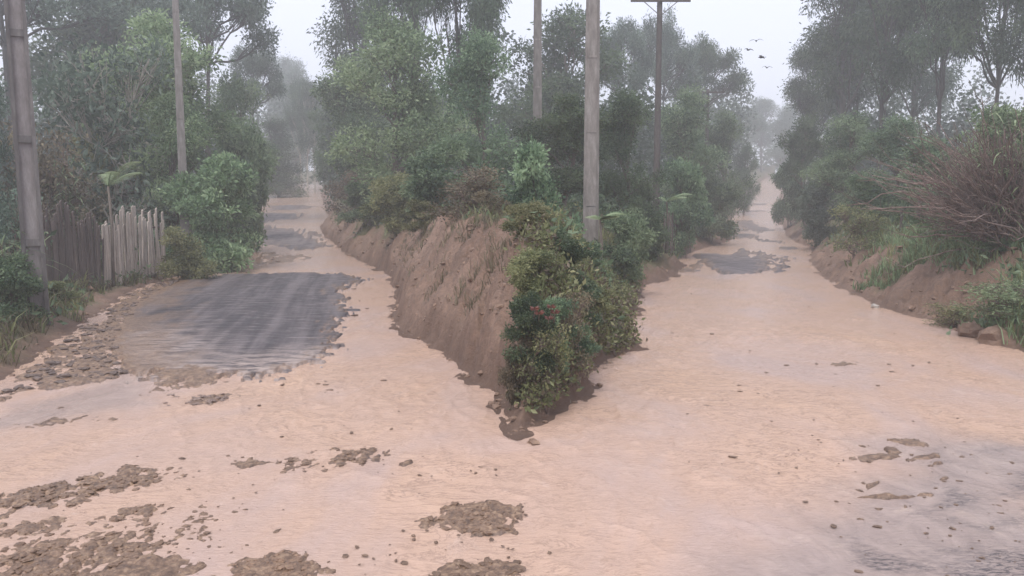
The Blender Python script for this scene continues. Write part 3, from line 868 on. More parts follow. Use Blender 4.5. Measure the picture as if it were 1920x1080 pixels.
B, E, U_, K, SH, TW = 'broadleaf', 'eucalyptus', 'umbrella', 'cone', 'shrub', 'twiggy'
PL = [
    # --- left of the left road
    (U_, 0, 40, 52, -170, 420, 'grey', 'tall dark tree behind the nearest pole in the top left corner'),
    (B, 0, 215, 64, -150, 380, 'dark', 'tall dark tree filling the top of the picture between the two left poles'),
    (U_, 1, 400, 60, -110, 270, 'grey', 'tall lobed tree leaning into the sky gap from the left'),
    (U_, 0, 486, 84, 70, 110, 'grey', 'small flat-topped tree hanging at the left edge of the sky gap'),
    (B, 1, 300, 36, 30, 300, 'light', 'tall pale green tree with bare branches around the slim pole', M_palebark),
    (TW, 0, 205, 31, 70, 260, 'grey', 'leafless branchy tree with pale twigs right of the nearest pole', M_palebark),
    (SH, 0, 395, 30, 285, 190, 'light', 'bright green bush spilling to the verge right of the pale boards'),
    (B, 2, 330, 33, 170, 190, 'light', 'rounded light green tree just behind the slim pole'),
    (SH, 1, 445, 40, 215, 130, 'mid', 'green bush at the bend on the left edge of the left road'),
    (B, 0, 445, 48, 130, 150, 'mid', 'mid green tree behind the bush at the bend'),
    (SH, 2, 180, 33, 235, 170, 'olive', 'olive thicket rising behind the board fence'),
    (TW, 1, 100, 25, 210, 170, 'brown', 'tangle of dry vines directly right of the nearest pole'),
    (B, 2, -30, 24, 120, 190, 'grey', 'grey green tree cut by the left edge of the picture'),
    (TW, 1, 15, 19, 330, 120, 'grey', 'dry tangle left of the nearest pole'),
    (SH, 0, 0, 14.5, 470, 140, 'mid', 'low dark bush at the left edge beneath the nearest pole'),
    (SH, 1, 95, 17.5, 520, 80, 'olive', 'low bush at the foot of the dark boards'),
    (SH, 2, 345, 26, 415, 110, 'olive', 'low olive weeds right of the pale boards'),
    (SH, 2, 415, 31, 425, 90, 'olive', 'brownish weeds at the water edge of the left verge'),
    (K, 0, 520, 100, 215, 110, 'dark', 'dark cone shaped tree beside the far bend of the left road'),
    (B, 1, 478, 66, 240, 100, 'mid', 'green tree left of the dark cone shaped tree'),
    (B, 2, 560, 165, 130, 130, 'grey', 'hazy tree closing the end of the left road, left one'),
    (U_, 1, 610, 150, 165, 120, 'grey', 'hazy flat tree closing the end of the left road, right one'),
    (E, 0, 540, 190, 110, 90, 'grey', 'slender hazy tree under the sky gap of the left road'),
    (B, 0, 530, 150, 215, 90, 'mid', 'round tree on the left side of the crest of the left road'),
    (B, 1, 655, 150, 190, 110, 'mid', 'round tree on the right side of the crest of the left road'),
    # --- on the spit between the roads, left face
    (E, 1, 668, 66, -130, 190, 'dark', 'tall dark tree at the right edge of the left sky gap'),
    (E, 2, 775, 52, -200, 170, 'dark', 'tall dark trunked tree, left of the pair behind the light green tree'),
    (E, 0, 868, 46, -240, 170, 'dark', 'tall dark trunked tree, right of the pair behind the light green tree'),
    (B, 0, 745, 38, 20, 290, 'light', 'big light green tree on the spit right of the left road'),
    (B, 1, 675, 54, 110, 190, 'mid', 'green tree leaning over the far part of the left road'),
    (B, 2, 900, 31, 60, 200, 'mid', 'green tree on the crest near the middle of the picture'),
    (B, 0, 628, 82, 190, 110, 'dark', 'dark tree where the left road disappears'),
    (TW, 0, 655, 46, 320, 100, 'brown', 'dark dry bush overhanging the far left road'),
    (SH, 1, 745, 30, 320, 120, 'olive', 'yellowish bush on the left face of the spit'),
    (SH, 0, 690, 40, 340, 100, 'mid', 'small green bush left of the yellowish one'),
    (SH, 2, 815, 24, 250, 150, 'mid', 'green bush above the bare earth bank'),
    (TW, 1, 880, 17.5, 300, 160, 'brown', 'brown dry bush hanging over the crest of the bare earth bank'),
    (SH, 2, 925, 16.5, 350, 90, 'brown', 'low brown bush at the crest of the bare bank'),
    (SH, 0, 800, 23.5, 370, 90, 'olive', 'low bush at the top edge of the bare bank, left end'),
    # --- spit, right face
    (SH, 1, 990, 12.4, 370, 110, 'olive', 'leafy pale bush on the tip of the spit'),
    (SH, 0, 1000, 9.0, 540, 110, 'dark', 'dark low bush at the water edge on the tip of the spit'),
    (SH, 2, 972, 8.9, 610, 80, 'brown', 'lowest dark bush hanging to the water at the tip of the spit'),
    (SH, 1, 1045, 9.45, 545, 110, 'mid', 'dark bush next to the water right of the spit tip'),
    (TW, 1, 1020, 8.9, 590, 120, 'olive', 'straggly half dry bush sticking out of the dark bushes at the spit tip'),
    (TW, 0, 1070, 9.7, 540, 100, 'brown', 'brown straggly bush at the right end of the spit tip'),
    (SH, 2, 1085, 10.0, 600, 90, 'mid', 'small leafy bush on the little point of bare soil right of the spit tip'),
    (SH, 1, 1010, 10.2, 455, 130, 'olive', 'leafy bush in the middle of the dark bushes on the spit'),
    (SH, 2, 1045, 11.3, 420, 130, 'dark', 'dark bush between the pale leafy bush and the water'),
    (SH, 0, 1085, 11.6, 500, 110, 'mid', 'green bush behind the little point of bare soil'),
    (SH, 0, 1105, 12.6, 520, 100, 'olive', 'small olive bush at the edge of the small cove'),
    (SH, 2, 1010, 17, 255, 170, 'mid', 'dense bush left of the thick concrete pole'),
    (SH, 0, 1085, 15, 440, 110, 'mid', 'bush covering the foot of the thick concrete pole'),
    (B, 1, 1060, 26, 175, 190, 'dark', 'dark tree behind the thick concrete pole'),
    (B, 2, 1170, 30, 165, 170, 'dark', 'dark tree between the thick pole and the pole with a crossarm'),
    (SH, 1, 1165, 21, 385, 120, 'mid', 'bush right of the thick pole above the small cove'),
    (SH, 2, 1215, 29, 360, 90, 'dark', 'dark bush at the foot of the pole with a crossarm'),
    (SH, 2, 1120, 17, 520, 90, 'olive', 'low weeds above the small cove of flood water'),
    (B, 0, 1060, 58, 15, 270, 'dark', 'wide dark rounded tree behind the pale pole'),
    (U_, 0, 1160, 76, 25, 110, 'grey', 'lobed hazy tree just right of the thick pole top'),
    (U_, 1, 1240, 84, 25, 150, 'grey', 'lobed hazy tree behind the crossarm'),
    (U_, 0, 1315, 88, 62, 165, 'dark', 'broad flat topped tree at the left edge of the right sky gap'),
    (B, 1, 1290, 48, 165, 160, 'mid', 'green tree in front of the broad flat topped one'),
    (B, 2, 1355, 62, 205, 120, 'mid', 'green tree at the bend of the right road'),
    (SH, 1, 1275, 37, 290, 110, 'mid', 'bush right of the pole with a crossarm'),
    (SH, 0, 1335, 50, 320, 100, 'mid', 'bush at the left water edge far up the right road'),
    (B, 0, 1395, 95, 265, 60, 'dark', 'small dark tree at the far left bend of the right road'),
    (E, 1, 1425, 200, 190, 70, 'grey', 'hazy slim tree closing the end of the right road, left one'),
    (B, 2, 1468, 185, 200, 70, 'grey', 'hazy round tree closing the end of the right road, right one'),
    (U_, 1, 1390, 170, 200, 90, 'grey', 'hazy flat tree above the far left bend of the right road'),
    # --- right of the right road
    (E, 0, 1565, 60, -110, 200, 'dark', 'tall dark tree at the right edge of the right sky gap'),
    (E, 2, 1515, 78, 100, 130, 'dark', 'lower dark tree left of the tall one at the sky gap'),
    (E, 1, 1640, 52, -160, 190, 'dark', 'tall tree second from the right sky gap'),
    (E, 2, 1745, 48, -200, 190, 'mid', 'tall airy tree right of the gap with sky'),
    (E, 0, 1850, 44, -230, 180, 'dark', 'tall airy tree with thin bare trunk near the right edge'),
    (E, 1, 1930, 41, -230, 180, 'dark', 'tall airy tree cut by the right edge of the picture'),
    (E, 0, 1600, 70, -60, 170, 'grey', 'tall hazy tree behind the two at the right sky gap'),
    (E, 1, 1700, 66, -60, 190, 'grey', 'tall hazy tree behind the airy ones in the right half'),
    (B, 1, 1510, 56, 215, 120, 'dark', 'dark green tree hugging the right road far up the slope'),
    (B, 0, 1590, 40, 205, 160, 'mid', 'round green tree above the bare right bank'),
    (B, 2, 1675, 34, 215, 160, 'mid', 'green tree left of the dry brushwood'),
    (SH, 0, 1480, 72, 285, 70, 'mid', 'farthest bush on the right side of the right road'),
    (SH, 1, 1545, 44, 330, 100, 'grey', 'grey green bush on top of the right bank, far end'),
    (SH, 2, 1640, 30, 320, 120, 'dark', 'dark bush behind the rail fence'),
    (SH, 0, 1760, 27, 250, 150, 'mid', 'bush behind the dry brushwood'),
    (SH, 1, 1880, 23, 190, 200, 'light', 'bright green bush behind the dry brushwood at the right edge'),
    (TW, 0, 1610, 27, 380, 100, 'olive', 'thin weedy shrub on the crest of the right bank'),
    (TW, 1, 1800, 15.6, 560, 110, 'olive', 'low straggly shrub near the pair of earth clods'),
    (TW, 0, 1900, 14.0, 520, 170, 'light', 'low green shrub at the right edge above the water'),
    (SH, 0, 1880, 17.5, 470, 130, 'mid', 'green shrub beneath the dry brushwood'),
]
for p in PL:
    plant(p[0], p[1], *p[2:7], p[7], bark=p[8] if len(p) > 8 else None)

# far off woods behind everything: one mass nobody could count
def far_wood():
    mb = MB()
    r = np.random.default_rng(5)
    for (pa, pb, Y, top, var, n) in ((-500, 480, 105, 130, 60, 60), (-400, 560, 150, 200, 30, 50), (600, 1400, 120, 190, 40, 80), (1500, 2400, 110, 170, 60, 60), (420, 1560, 230, 225, 18, 90), (620, 960, 70, 180, 50, 26), (960, 1330, 66, 220, 50, 26), (1540, 2200, 70, 230, 50, 34), (-300, 400, 60, 230, 50, 36)):
        for i in range(n):
            px = pa + (pb - pa) * (i + r.random()) / n
            yy = Y * r.uniform(.9, 1.15)
            x, y = W(px, yy)
            tp = top + r.normal() * var
            zt = CAM_H + (HZ - tp) / FPX * yy
            zb = float(z0(x, y)) + .5
            rad = (pb - pa) / n / FPX * yy * r.uniform(.9, 1.6)
            nl = int(430 * min(1.5, 60 / Y + .5))
            u = r.random(nl); zz = zb + (zt - zb) * (u ** .75)
            k = rad * (1 - .6 * u)
            a = r.random(nl) * 6.28
            cl = r.normal(size=(nl, 3)) * .5
            pos = np.stack([x + np.cos(a) * k, y + np.sin(a) * k, zz], -1) + cl
            leaves(mb, pos, r.normal(size=(nl, 3)), (.20 + .0032 * Y) * r.uniform(.6, 1.4, nl), np.clip(r.normal(.4, .2, nl), 0, 1), .6)
    link('far_wood', mb.mesh('far_wood', LEAF['grey']), kind='stuff', label='hazy mass of woodland behind the roadside trees', category='woodland')
far_wood()

# ground cover: grass and weeds on verges and banks
def scatter_pts(n, box, fn):
    x = rng.uniform(box[0], box[1], n); 
    y = np.exp(rng.uniform(math.log(box[2]), math.log(box[3]), n))
    x = x * (y + 3)
    g, sdv, rs, ls, dd = ground_height(x, y)
    p = fn(x, y, sdv, rs, ls, dd)
    k = rng.random(n) < p
    return x[k], y[k], g[k]

def dens(x, y, sdv, rs, ls, dd):
    nn = fbm(x * .7, y * .7, 81, 4); n3 = fbm(x * 2.2, y * 2.2, 83, 3)
    a = S((dd[0] - .25 + (nn - .5) * 1.6) / .8)
    tc = S((y - 24) / 6)
    c = S((dd[1] - 1.35 + (nn - .5) * 1.6) / .8) * (1 - tc) + S((dd[1] - .7 + (nn - .5) * 1.8) / .8) * tc
    w_ = S((dd[2] - .45 + (nn - .5) * 1.2) / .7)
    r_ = S((dd[3] - .7 + 1.2 * S((17 - y) / 2.5) + (nn - .5) * 4.2) / 1.2)
    mid = np.where(dd[2] < dd[1], w_, c)
    d = np.where(rs, r_, np.where(ls, a, mid))
    return d * (sdv > .1) * (.4 + .6 * S((n3 - .3) / .3))

def grass_mesh(x, y, g, h0, h1, per, wid):
    n = len(x)
    X = np.repeat(x, per) + rng.normal(size=n * per) * .06
    Y = np.repeat(y, per) + rng.normal(size=n * per) * .06
    Z = np.repeat(g, per) - .03
    m = n * per
    hh = rng.uniform(h0, h1, m) * np.repeat(rng.uniform(.5, 1.3, n), per)
    lean = rng.normal(size=(m, 2)) * .45
    ang = rng.random(m) * 6.28
    wv = np.stack([np.cos(ang), np.sin(ang), np.zeros(m)], -1) * (wid * (.7 + .07 * Y))[:, None]
    b0 = np.stack([X, Y, Z], -1)
    mid = b0 + np.stack([lean[:, 0] * hh * .4, lean[:, 1] * hh * .4, hh * .62], -1)
    tip = b0 + np.stack([lean[:, 0] * hh * 1.2, lean[:, 1] * hh * 1.2, hh * (1 - .25 * np.abs(lean[:, 0]))], -1)
    v = np.stack([b0 - wv, b0 + wv, mid + wv * .8, mid - wv * .8, tip], 1).reshape(-1, 3)
    i = np.arange(m)[:, None] * 5
    f4 = i + np.array([[0, 1, 2, 3]]); f3 = i + np.array([[3, 2, 4]])
    var = np.clip(np.repeat(fbm(x * 1.1, y * 1.1, 85, 3), per) * .9 + rng.normal(size=m) * .15, 0, 1)
    return mesh_np('grass', v, [f4, f3], None, False, {'var': np.repeat(var, 5)})

def leafy_cover(x, y, g, name, mat, lab, size, hmax, per):
    mb = MB(); n = len(x)
    X = np.repeat(x, per) + rng.normal(size=n * per) * hmax * .5
    Y = np.repeat(y, per) + rng.normal(size=n * per) * hmax * .5
    Z = np.repeat(g, per) + np.abs(rng.normal(size=n * per)) * hmax * .5
    d = rng.normal(size=(n * per, 3)); d[:, 2] += .4
    leaves(mb, np.stack([X, Y, Z], -1), d, size * rng.uniform(.6, 1.3, n * per), np.clip(rng.normal(.5, .2, n * per), 0, 1), .45)
    link(name, mb.mesh(name, mat), kind='stuff', label=lab, category='ground cover')

x, y, g = scatter_pts(34000, (-.8, .8, 7, 55), dens)
me = grass_mesh(x, y, g, .12, .45, 5, .009); me.materials.append(LEAF['olive'])
link('grass', me, kind='stuff', label='rough olive grass on the verges and banks', category='grass')
x, y, g = scatter_pts(34000, (.33, .78, 11.5, 30), lambda x, y, s_, rs, ls, dd: dens(x, y, s_, rs, ls, dd) * rs * (x / y > .44) * .6)
me = grass_mesh(x, y, g, .12, .42, 5, .006); me.materials.append(LEAF['light'])
link('tall_grass', me, kind='stuff', label='taller bright grass on the right bank', category='grass')
x, y, g = scatter_pts(40000, (-.30, -.0, 9.8, 34), lambda x, y, s_, rs, ls, dd: (dd[1] < dd[2]) * (s_ > .3) * (dd[1] > .35) * S((fbm(x * 1.6, y * 1.6, 411, 3) - .52) / .1) * .35)
me = grass_mesh(x, y, g, .06, .26, 4, .004); me.materials.append(LEAF['brown'])
link('bank_tufts', me, kind='stuff', label='withered tufts clinging to the bare cut of the spit', category='grass')
x, y, g = scatter_pts(26000, (-.78, -.38, 9.5, 34), lambda x, y, s_, rs, ls, dd: dens(x, y, s_, rs, ls, dd) * .4)
me = grass_mesh(x, y, g, .10, .38, 5, .006); me.materials.append(LEAF['brown'])
link('dry_grass', me, kind='stuff', label='brownish trampled grass on the left verge', category='grass')
x, y, g = scatter_pts(5200, (-.9, .9, 8, 75), lambda *a: dens(*a) * .9)
leafy_cover(x, y, g, 'weeds', LEAF['mid'], 'leafy weeds and ferns among the grass', .16, .35, 16)
x, y, g = scatter_pts(60000, (-.05, .25, 8.2, 22), lambda x, y, s_, rs, ls, dd: (dd[2] < dd[1] * .9) * (s_ > .12) * (dd[2] > .16) * .55 * S((fbm(x * 3, y * 3, 12, 3) - .3) / .2))
k_ = rng.random(len(x)) < .55
leafy_cover(x[k_], y[k_], g[k_], 'hanging_weeds', LEAF['olive'], 'olive creeping weeds covering the flank of the spit', .09, .22, 8)
leafy_cover(x[~k_], y[~k_], g[~k_], 'withered_weeds', LEAF['brown'], 'brown withered weeds low on the flank of the spit', .08, .2, 9)
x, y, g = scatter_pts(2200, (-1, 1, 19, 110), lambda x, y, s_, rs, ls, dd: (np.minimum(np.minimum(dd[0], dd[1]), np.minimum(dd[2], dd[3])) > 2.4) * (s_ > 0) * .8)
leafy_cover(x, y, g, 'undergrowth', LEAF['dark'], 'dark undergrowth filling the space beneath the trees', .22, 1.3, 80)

# ------------------------------------------------------------------ poles
M_oldconc = mat_simple('dark_old_concrete', [(.3, (.065, .058, .056)), (.5, (.11, .10, .096)), (.7, (.18, .165, .155))], 3, .85, .35, .008, (3, 3, .7))
def concrete_pole(px, Y, H, w0, w1, label, panels=True, mat=None, lean=(0, 0), group='power poles'):
    x, y = W(px, Y)
    z = gz(x, y)
    root = thing('utility_pole', (x, y, z - .3), label, 'utility pole', group)
    root.rotation_euler = (lean[1], lean[0], -math.atan2(x, y))
    mat = mat or M_conc
    d0, d1 = w0 * .75, w1 * .75
    def slab(mb, xa, xb, za, zb, yd0, yd1, yc=0):
        # tapered box between two heights; xa/xb are fractions of half width
        def w_(zz): return (w0 + (w1 - w0) * zz / H) / 2
        def dd_(zz): return (d0 + (d1 - d0) * zz / H) / 2
        v = []
        for zz in (za, zb):
            for (fx, fy) in ((xa, yd0), (xb, yd0), (xb, yd1), (xa, yd1)):
                v.append((fx * w_(zz), fy * dd_(zz), zz))
        f = [[0, 3, 2, 1], [4, 5, 6, 7], [0, 1, 5, 4], [1, 2, 6, 5], [2, 3, 7, 6], [3, 0, 4, 7]]
        mb.add(np.array(v), np.array(f))
    for s_ in (-1, 1):
        mb = MB()
        for k in range(8):
            slab(mb, min(s_ * .62, s_ * 1.), max(s_ * .62, s_ * 1.), H * k / 8, H * (k + 1) / 8, -1, 1)
        link('flange', mb.mesh('flange', mat), root)
    mb = MB(); slab(mb, -.615, .615, 0, H, -.55 if panels else -.95, .55 if panels else .95)
    link('web', mb.mesh('web', M_concin if panels else mat), root)
    k = 0
    zz = .0
    while zz < H - .2:
        mb = MB(); slab(mb, -.617, .617, zz, min(H, zz + (.13 if panels else .06)), -.93 if panels else -1.06, .93 if panels else 1.06)
        link('rib', mb.mesh('rib', mat), root)
        zz += 1.95
    return root

p1 = concrete_pole(60, 15.2, 11, .40, .30, 'nearest concrete pole with sunken panels in the left corner', lean=(-.012, 0), mat=M_oldconc)
concrete_pole(345, 30, 12, .34, .20, 'slim pale concrete pole rising from the light green bush', panels=False)
concrete_pole(1108, 21.5, 13, .44, .30, 'thick concrete pole standing on the spit in the right half', panels=False)
concrete_pole(1007, 34, 14, .42, .28, 'pale distant pole in front of the wide dark tree', panels=False)

def wood_pole(px, Y, top, w_, arm, label):
    x, y = W(px, Y); z = gz(x, y)
    H = CAM_H + (HZ - top) / FPX * Y - z
    root = thing('crossarm_pole', (x, y, z), label, 'utility pole', 'power poles')
    mb = MB()
    mb.tube(np.stack([np.zeros(10), np.zeros(10), np.linspace(-.4, H + .12, 10)], -1), np.linspace(w_ / 2, w_ / 3, 10), 10)
    link('shaft', mb.mesh('shaft', M_darkbark, True), root)
    mb = MB(); mb.box((0, -w_ / 2 - .03, H - .12), (arm, .10, .12))
    a = link('crossarm', mb.mesh('crossarm', M_darkbark), root)
    for s_ in (-1, 1):
        mb = MB(); mb.tube([(s_ * arm * .28, -w_ / 2 - .05, H - .18), (0, -w_ / 2 - .02, H - .8)], .02, 5)
        link('brace', mb.mesh('brace', M_steel), root)
    mb = MB()
    pr = [(0, .0), (.035, .02), (.02, .06), (.055, .08), (.05, .12), (.02, .16)]
    ang = np.linspace(0, 6.283, 8, endpoint=False)
    v = np.array([[r_ * math.cos(t_), r_ * math.sin(t_), zz] for r_, zz in pr for t_ in ang])
    f = np.array([[i * 8 + j, i * 8 + (j + 1) % 8, (i + 1) * 8 + (j + 1) % 8, (i + 1) * 8 + j] for i in range(5) for j in range(8)])
    mb.add(v, f); im = mb.mesh('insulator', M_steel, True)
    for s_ in (-.46, -.2, .2, .46):
        o = link('insulator', im, a); o.location = (s_ * arm, -w_ / 2 - .03, H - .055)
wood_pole(1230, 37, 12, .36, 2.7, 'dark pole with a wide crossarm at the top of the picture')
wood_pole(1322, 58, 176, .34, 2.3, 'smaller distant pole with a crossarm before the flat topped tree')

# ------------------------------------------------------------------ fences
def plank_mesh(wd, h, t, seed):
    r = np.random.default_rng(seed)
    mb = MB(); n = 5
    zs = np.linspace(-.2, h, n)
    off = np.cumsum(r.normal(size=n)) * .012
    ws = wd / 2 * (1 + r.normal(size=n) * .06)
    v = []
    for k in range(n):
        dz = 0 if k < n - 1 else .05
        for sx, sy in ((-1, -1), (1, -1), (1, 1), (-1, 1)):
            v.append((off[k] + sx * ws[k], sy * t / 2, zs[k] + (dz if sx > 0 else 0)))
    f = []
    for k in range(n - 1):
        for j in range(4):
            f.append([k * 4 + j, k * 4 + (j + 1) % 4, k * 4 + 4 + (j + 1) % 4, k * 4 + 4 + j])
    f.append([(n - 1) * 4 + j for j in range(4)]); f.append([3, 2, 1, 0])
    mb.add(np.array(v), np.array(f))
    return mb.mesh('board', None)

def board_fence(a, b, n, h, wd, mat, label, gap=0.0, name='board_fence'):
    a = np.array(a); b = np.array(b)
    root = thing(name, (a[0], a[1], gz(*a)), label, 'fence')
    ms = [plank_mesh(wd, h, .03, 300 + i + int(h * 10)) for i in range(6)]
    for m_ in ms: m_.materials.append(mat)
    ang = math.atan2(b[1] - a[1], b[0] - a[0])
    z_a = gz(*a)
    for i in range(n):
        if rng.random() < gap: continue
        p = a + (b - a) * (i + .5) / n
        o = link('board', ms[i % 6], root)
        o.location = (p[0] - a[0], p[1] - a[1] + rng.normal() * .01, gz(*p) - z_a)
        o.rotation_euler = (rng.normal() * .02, rng.normal() * .035, ang + rng.normal() * .05)
        o.scale = (rng.uniform(.75, 1.15), 1, rng.uniform(.82, 1.08))
    for zz in (.5, h * .78):
        mb = MB(); q = [(a[0] + (b - a)[0] * t_, a[1] + (b - a)[1] * t_) for t_ in np.linspace(0, 1, 6)]
        off = np.array([-math.sin(ang), math.cos(ang)]) * .07
        mb.tube([(p[0] - a[0] + off[0], p[1] - a[1] + off[1], gz(*p) - z_a + zz) for p in q], .035, 5)
        link('rail', mb.mesh('rail', M_wooddark), root)
    return root
f0, f1, f2 = W(66, 19.5), W(186, 23.0), W(305, 27.5)
board_fence(f0, f1, 44, 2.0, .11, M_wooddark, 'fence of dark upright boards beside the nearest pole', .08)
board_fence(f1, f2, 46, 2.05, .12, M_woodpale, 'fence of pale split boards ending in the light green bush', .12)
board_fence(W(1238, 33), W(1300, 42), 26, 2.0, .12, M_wooddark, 'short brown board fence behind the pole with a crossarm', .25)
concrete = None
def post_fence():
    pts = [(1692, 25.5), (1722, 24), (1748, 23.2), (1778, 22.5), (1812, 21.5)]
    x0, y0 = W(*pts[0]); zb = gz(x0, y0)
    root = thing('rail_fence', (x0, y0, zb), 'old pasture fence of thin leaning posts and one rail on the right bank', 'fence')
    tops = []
    for i, p in enumerate(pts):
        x, y = W(*p); z = gz(x, y)
        mb = MB(); h = 1.0 + .15 * (i % 2)
        ln = (-.02, .03, .0, .10, -.15)[i]
        mb.tube([(x - x0, y - y0, z - zb - .3), (x - x0 + ln * .4, y - y0, z - zb + h * .5), (x - x0 + ln, y - y0, z - zb + h)], [.055, .05, .045], 6)
        link('post', mb.mesh('post', M_darkbark), root)
        tops.append((x - x0 + ln * .9, y - y0 - .06, z - zb + h * .92))
    mb = MB(); mb.tube(tops[1:], .035, 5)
    link('rail', mb.mesh('rail', M_darkbark), root)
post_fence()

# ------------------------------------------------------------------ dry brushwood on the right bank
def brushwood():
    x0, y0 = W(1893, 17.8); z = gz(x0, y0)
    root = thing('dead_brushwood', (x0, y0, z - .1), 'big fan of dry reddish brown sticks sprawling over the right bank', 'dead bush')
    r = np.random.default_rng(11)
    st = MB(); tw = MB()
    for i in range(300):
        # sticks mostly fan to the upper left of the root
        a = r.normal(2.2, .42) if i < 220 else r.uniform(.3, 6.0)
        L = r.uniform(.9, 3.0) if i < 220 else r.uniform(.6, 1.6)
        dy = r.normal() * .45
        e = np.array([math.cos(a) * L, dy * L, abs(math.sin(a)) * L * .95])
        b0 = np.array([r.normal() * .22, r.normal() * .25, r.uniform(0, .9)])
        p = bent(b0, b0 + e, 8, .075, r)
        p[:, 2] -= np.linspace(0, 1, 8) ** 2 * .25 * L * r.random()
        rad = np.linspace(.020, .006, 8) * r.uniform(.5, 1.5)
        st.tube(p, rad, 5, a=r.random(), cap=False)
        for q in range(7):
            k = r.integers(2, 8)
            s_ = bent(p[k], p[k] + e / np.linalg.norm(e) * r.uniform(.2, .6) + r.normal(size=3) * .16, 4, .02, r)
            tw.tube(s_, np.linspace(.008, .003, 4), 3, a=r.random(), cap=False)
    link('stick', st.mesh('stick', M_stick, True), root, kind='stuff')
    link('twig', tw.mesh('twig', M_stick, True), root, kind='stuff')
    mb = MB()
    for k in range(6):
        mb.tube(bent((r.normal() * .1, r.normal() * .1, -.4), (r.normal() * .25, r.normal() * .2, 1.25), 6, .03, r), np.linspace(.07, .03, 6), 7)
    link('stump', mb.mesh('stump', M_darkbark, True), root)
brushwood()

# long bladed cane clump above the brushwood
def cane(px, Y, top, label, n=26, spreadx=1.0):
    x0, y0 = W(px, Y); z = gz(x0, y0)
    H = CAM_H + (HZ - top) / FPX * Y - z
    root = thing('cane_clump', (x0, y0, z - .05), label, 'plant')
    r = np.random.default_rng(int(px))
    T, C = MB(), MB()
    for i in range(n):
        a = r.random() * 6.28; q = r.uniform(.1, .7) * spreadx
        h = H * r.uniform(.6, 1)
        p = bent((r.normal() * .15, r.normal() * .15, 0), (math.cos(a) * q, math.sin(a) * q, h), 7, .03, r)
        T.tube(p, np.linspace(.015, .006, 7), 4, cap=False)
        for k in range(2, 7):
            for s_ in range(3):
                d = np.array([r.normal(), r.normal(), r.uniform(-.1, .9)]); d /= np.linalg.norm(d)
                L = r.uniform(.35, .8)
                pts = np.array([p[k] + d * L * t_ + np.array([0, 0, -.45 * L * t_ * t_]) for t_ in (0, .33, .66, 1)])
                side = np.cross(d, [0, 0, 1]); side /= np.linalg.norm(side) + 1e-6
                ws = np.array([.010, .022, .016, .001])[:, None]
                v = np.concatenate([pts - side * ws, pts + side * ws])
                C.add(v, np.array([[0, 4, 5, 1], [1, 5, 6, 2], [2, 6, 7, 3]]), r.random())
    link('cane', T.mesh('cane', M_stick, True), root)
    o = link('foliage', C.mesh('foliage', LEAF['light']), root)
cane(1885, 17.8, 225, 'tall bright cane rising above the dry brushwood at the right edge', 40, 1.5)
cane(1800, 20, 240, 'cane clump behind the left end of the dry brushwood', 26)
cane(130, 25.5, 300, 'dry cane clump just right of the nearest pole', 22)
cane(10, 15.2, 420, 'cane clump at the left edge below the nearest pole', 18)

# arching palm frond and pale cut branches
def frond(a, b, label, n=26):
    (pa, Ya, ta), (pb, Yb, tb) = a, b
    x0, y0 = W(pa, Ya); z0_ = CAM_H + (HZ - ta) / FPX * Ya
    x1, y1 = W(pb, Yb); z1_ = CAM_H + (HZ - tb) / FPX * Yb
    g0 = gz(x0, y0)
    root = thing('palm_plant', (x0, y0, g0), label, 'plant')
    A = np.array([0, 0, z0_ - g0]); Bv = np.array([x1 - x0, y1 - y0, z1_ - g0])
    mb = MB(); mb.tube([(0, 0, -.1), (.05, 0, A[2] * .6), tuple(A)], [.05, .04, .03], 6); link('stem', mb.mesh('stem', M_bark, True), root)
    for k, ang in enumerate((0, .5, -.35, 2.7)):
        ca, sa = math.cos(ang), math.sin(ang)
        d = Bv - A
        d = np.array([d[0] * ca - d[1] * sa, d[0] * sa + d[1] * ca, d[2]]) * (1 if k == 0 else .6)
        t = np.linspace(0, 1, 9)[:, None]
        p = A + d * t + np.array([0, 0, 1]) * (.35 * np.sin(t * 2.6) * np.linalg.norm(d) * .45)
        mb = MB(); mb.tube(p, np.linspace(.018, .005, 9), 4)
        for i in range(n):
            q = p[0] + 0; f_ = (i + 2) / (n + 2) * 8; j = int(min(7, f_)); q = p[j] * (1 - (f_ - j)) + p[j + 1] * (f_ - j)
            dn = d / np.linalg.norm(d); side = np.cross(dn, [0, 0, 1]); side /= np.linalg.norm(side)
            for s_ in (-1, 1):
                L = .34 * math.sin(.4 + 2.4 * i / n)
                e = q + (side * s_ * .8 + dn * .5 + np.array([0, 0, -.25])) * L
                wv = dn * .022
                mb.add(np.array([q - wv, q + wv, e]), np.array([[0, 1, 2]]), .8)
        link('frond', mb.mesh('frond', LEAF['light']), root)
frond((205, 23, 350), (265, 22, 314), 'small palm with a pale arching frond above the pale boards')
frond((1125, 19, 412), (1165, 18.5, 404), 'small palm with a pale frond right of the thick concrete pole')
frond((1250, 31, 378), (1298, 30, 370), 'small palm with a pale frond by the short brown fence')

# red flowers on the bush at the tip of the spit
def flowers():
    mbs = []
    for i, (px, py) in enumerate([(1003, 582), (1012, 590), (1035, 578), (1042, 588), (1030, 600)]):
        Yv = 8.6
        x, y = W(px, Yv); z = CAM_H + (HZ - py) / FPX * Yv
        root = thing('red_flower', (x, y, z), ('upper left', 'lower left', 'upper right', 'right', 'lowest')[i] + ' reddish bloom on the dark bush at the tip of the spit', 'flower', 'red blooms on the dark bush')
        mb = MB()
        for k in range(9):
            a = k * .7; d = np.array([math.cos(a), math.sin(a) * .6 - .3, .5 + .3 * math.sin(k * 2.)])
            leaves(mb, np.array([[0, 0, 0.]]), np.array([d]), .07, np.array([.5]), .5)
        link('petal', mb.mesh('petal', M_red), root)
        mb = MB(); mb.tube([(0, .3, -.16), (0, .14, -.06), (0, 0, 0)], [.008, .006, .005], 4)
        link('stem', mb.mesh('stem', M_bark), root)
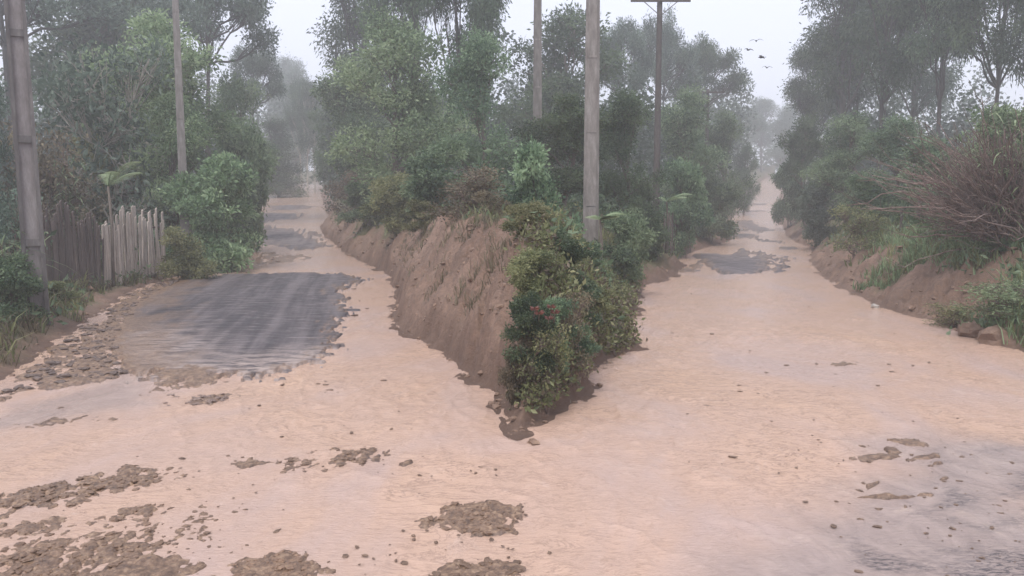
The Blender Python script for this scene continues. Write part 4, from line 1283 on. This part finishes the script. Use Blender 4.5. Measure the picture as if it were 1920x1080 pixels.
flowers()

# pale straight trunks at the far bend of the left road
for i, (px, top, bot) in enumerate([(568, 270, 322), (578, 272, 325), (589, 270, 335)]):
    Yv = 118 - i * 3
    plant(E, i, px, Yv, 150 + i * 8, 60, 'dark', ('left', 'middle', 'right')[i] + ' one of three pale trunks at the far bend of the left road', bark=M_palebark)

# birds in the sky gap
def bird(px, py, Y, s, rot, label):
    r = ray(px, py); t = Y / r[1]
    o = thing('bird', (r[0] * t, Y, CAM_H + r[2] * t), label, 'bird', 'birds over the right road', rot)
    mb = MB()
    xs = np.linspace(-.5, .5, 9); rad = np.array([.004, .05, .085, .10, .10, .085, .06, .05, .004])
    mb.tube(np.stack([np.zeros(9), xs * .5, np.array([0, 0, 0, 0, 0, .01, .03, .04, .03])], -1), rad * .7, 7, cap=False)
    b_ = link('body', mb.mesh('body', M_bird, True), o)
    for sg in (-1, 1):
        mb = MB()
        v = []
        for (wx, c0, c1, zz) in ((.03, -.11, .10, .02), (.22, -.12, .11, .14), (.42, -.13, .04, .10), (.60, -.13, -.09, -.02)):
            v += [(sg * wx, c0, zz), (sg * wx, c1, zz + .01), (sg * wx, (c0 + c1) / 2, zz + .025)]
        f = []
        for k in range(3):
            for a, b2 in ((0, 2), (2, 1), (1, 0)):
                f.append([k * 3 + a, k * 3 + b2, k * 3 + 3 + b2, k * 3 + 3 + a])
        mb.add(np.array(v), np.array(f))
        link('wing', mb.mesh('wing', M_bird), o)
    mb = MB(); mb.add(np.array([(-.03, -.22, .0), (.03, -.22, .0), (.08, -.42, .0), (-.08, -.42, .0), (-.02, -.22, .02), (.02, -.22, .02), (.07, -.42, .012), (-.07, -.42, .012)]),
                      np.array([[0, 3, 2, 1], [4, 5, 6, 7], [0, 1, 5, 4], [1, 2, 6, 5], [2, 3, 7, 6], [3, 0, 4, 7]]))
    link('tail', mb.mesh('tail', M_bird), o)
    o.scale = (s, s, s)
bird(1403, 94, 42, 0.52, .5, 'lower left dark bird in the right sky gap')
bird(1418, 77, 42, 0.59, -.4, 'topmost dark bird in the right sky gap')
bird(1427, 108, 42, 0.63, 1.0, 'third dark bird down in the right sky gap')
bird(1438, 127, 42, 0.47, .1, 'lowest dark bird in the right sky gap')

# ------------------------------------------------------------------ haze
def haze():
    mb = MB()
    zlo, zhi = -2.0, 46.0
    mb.box((0, 195, (zlo + zhi) / 2), (1700, 500, zhi - zlo))
    m = bpy.data.materials.new('haze'); m.use_nodes = True
    nt = m.node_tree; nt.nodes.clear()
    o = nt.nodes.new('ShaderNodeOutputMaterial'); p = nt.nodes.new('ShaderNodeVolumePrincipled')
    p.inputs['Color'].default_value = (.985, .99, 1, 1)
    p.inputs['Density'].default_value = HAZE_DENSITY
    p.inputs['Anisotropy'].default_value = .2
    nt.links.new(p.outputs[0], o.inputs['Volume'])
    link('haze', mb.mesh('haze', m), kind='stuff', label='pale rainy haze hanging over the whole place', category='haze')
haze()
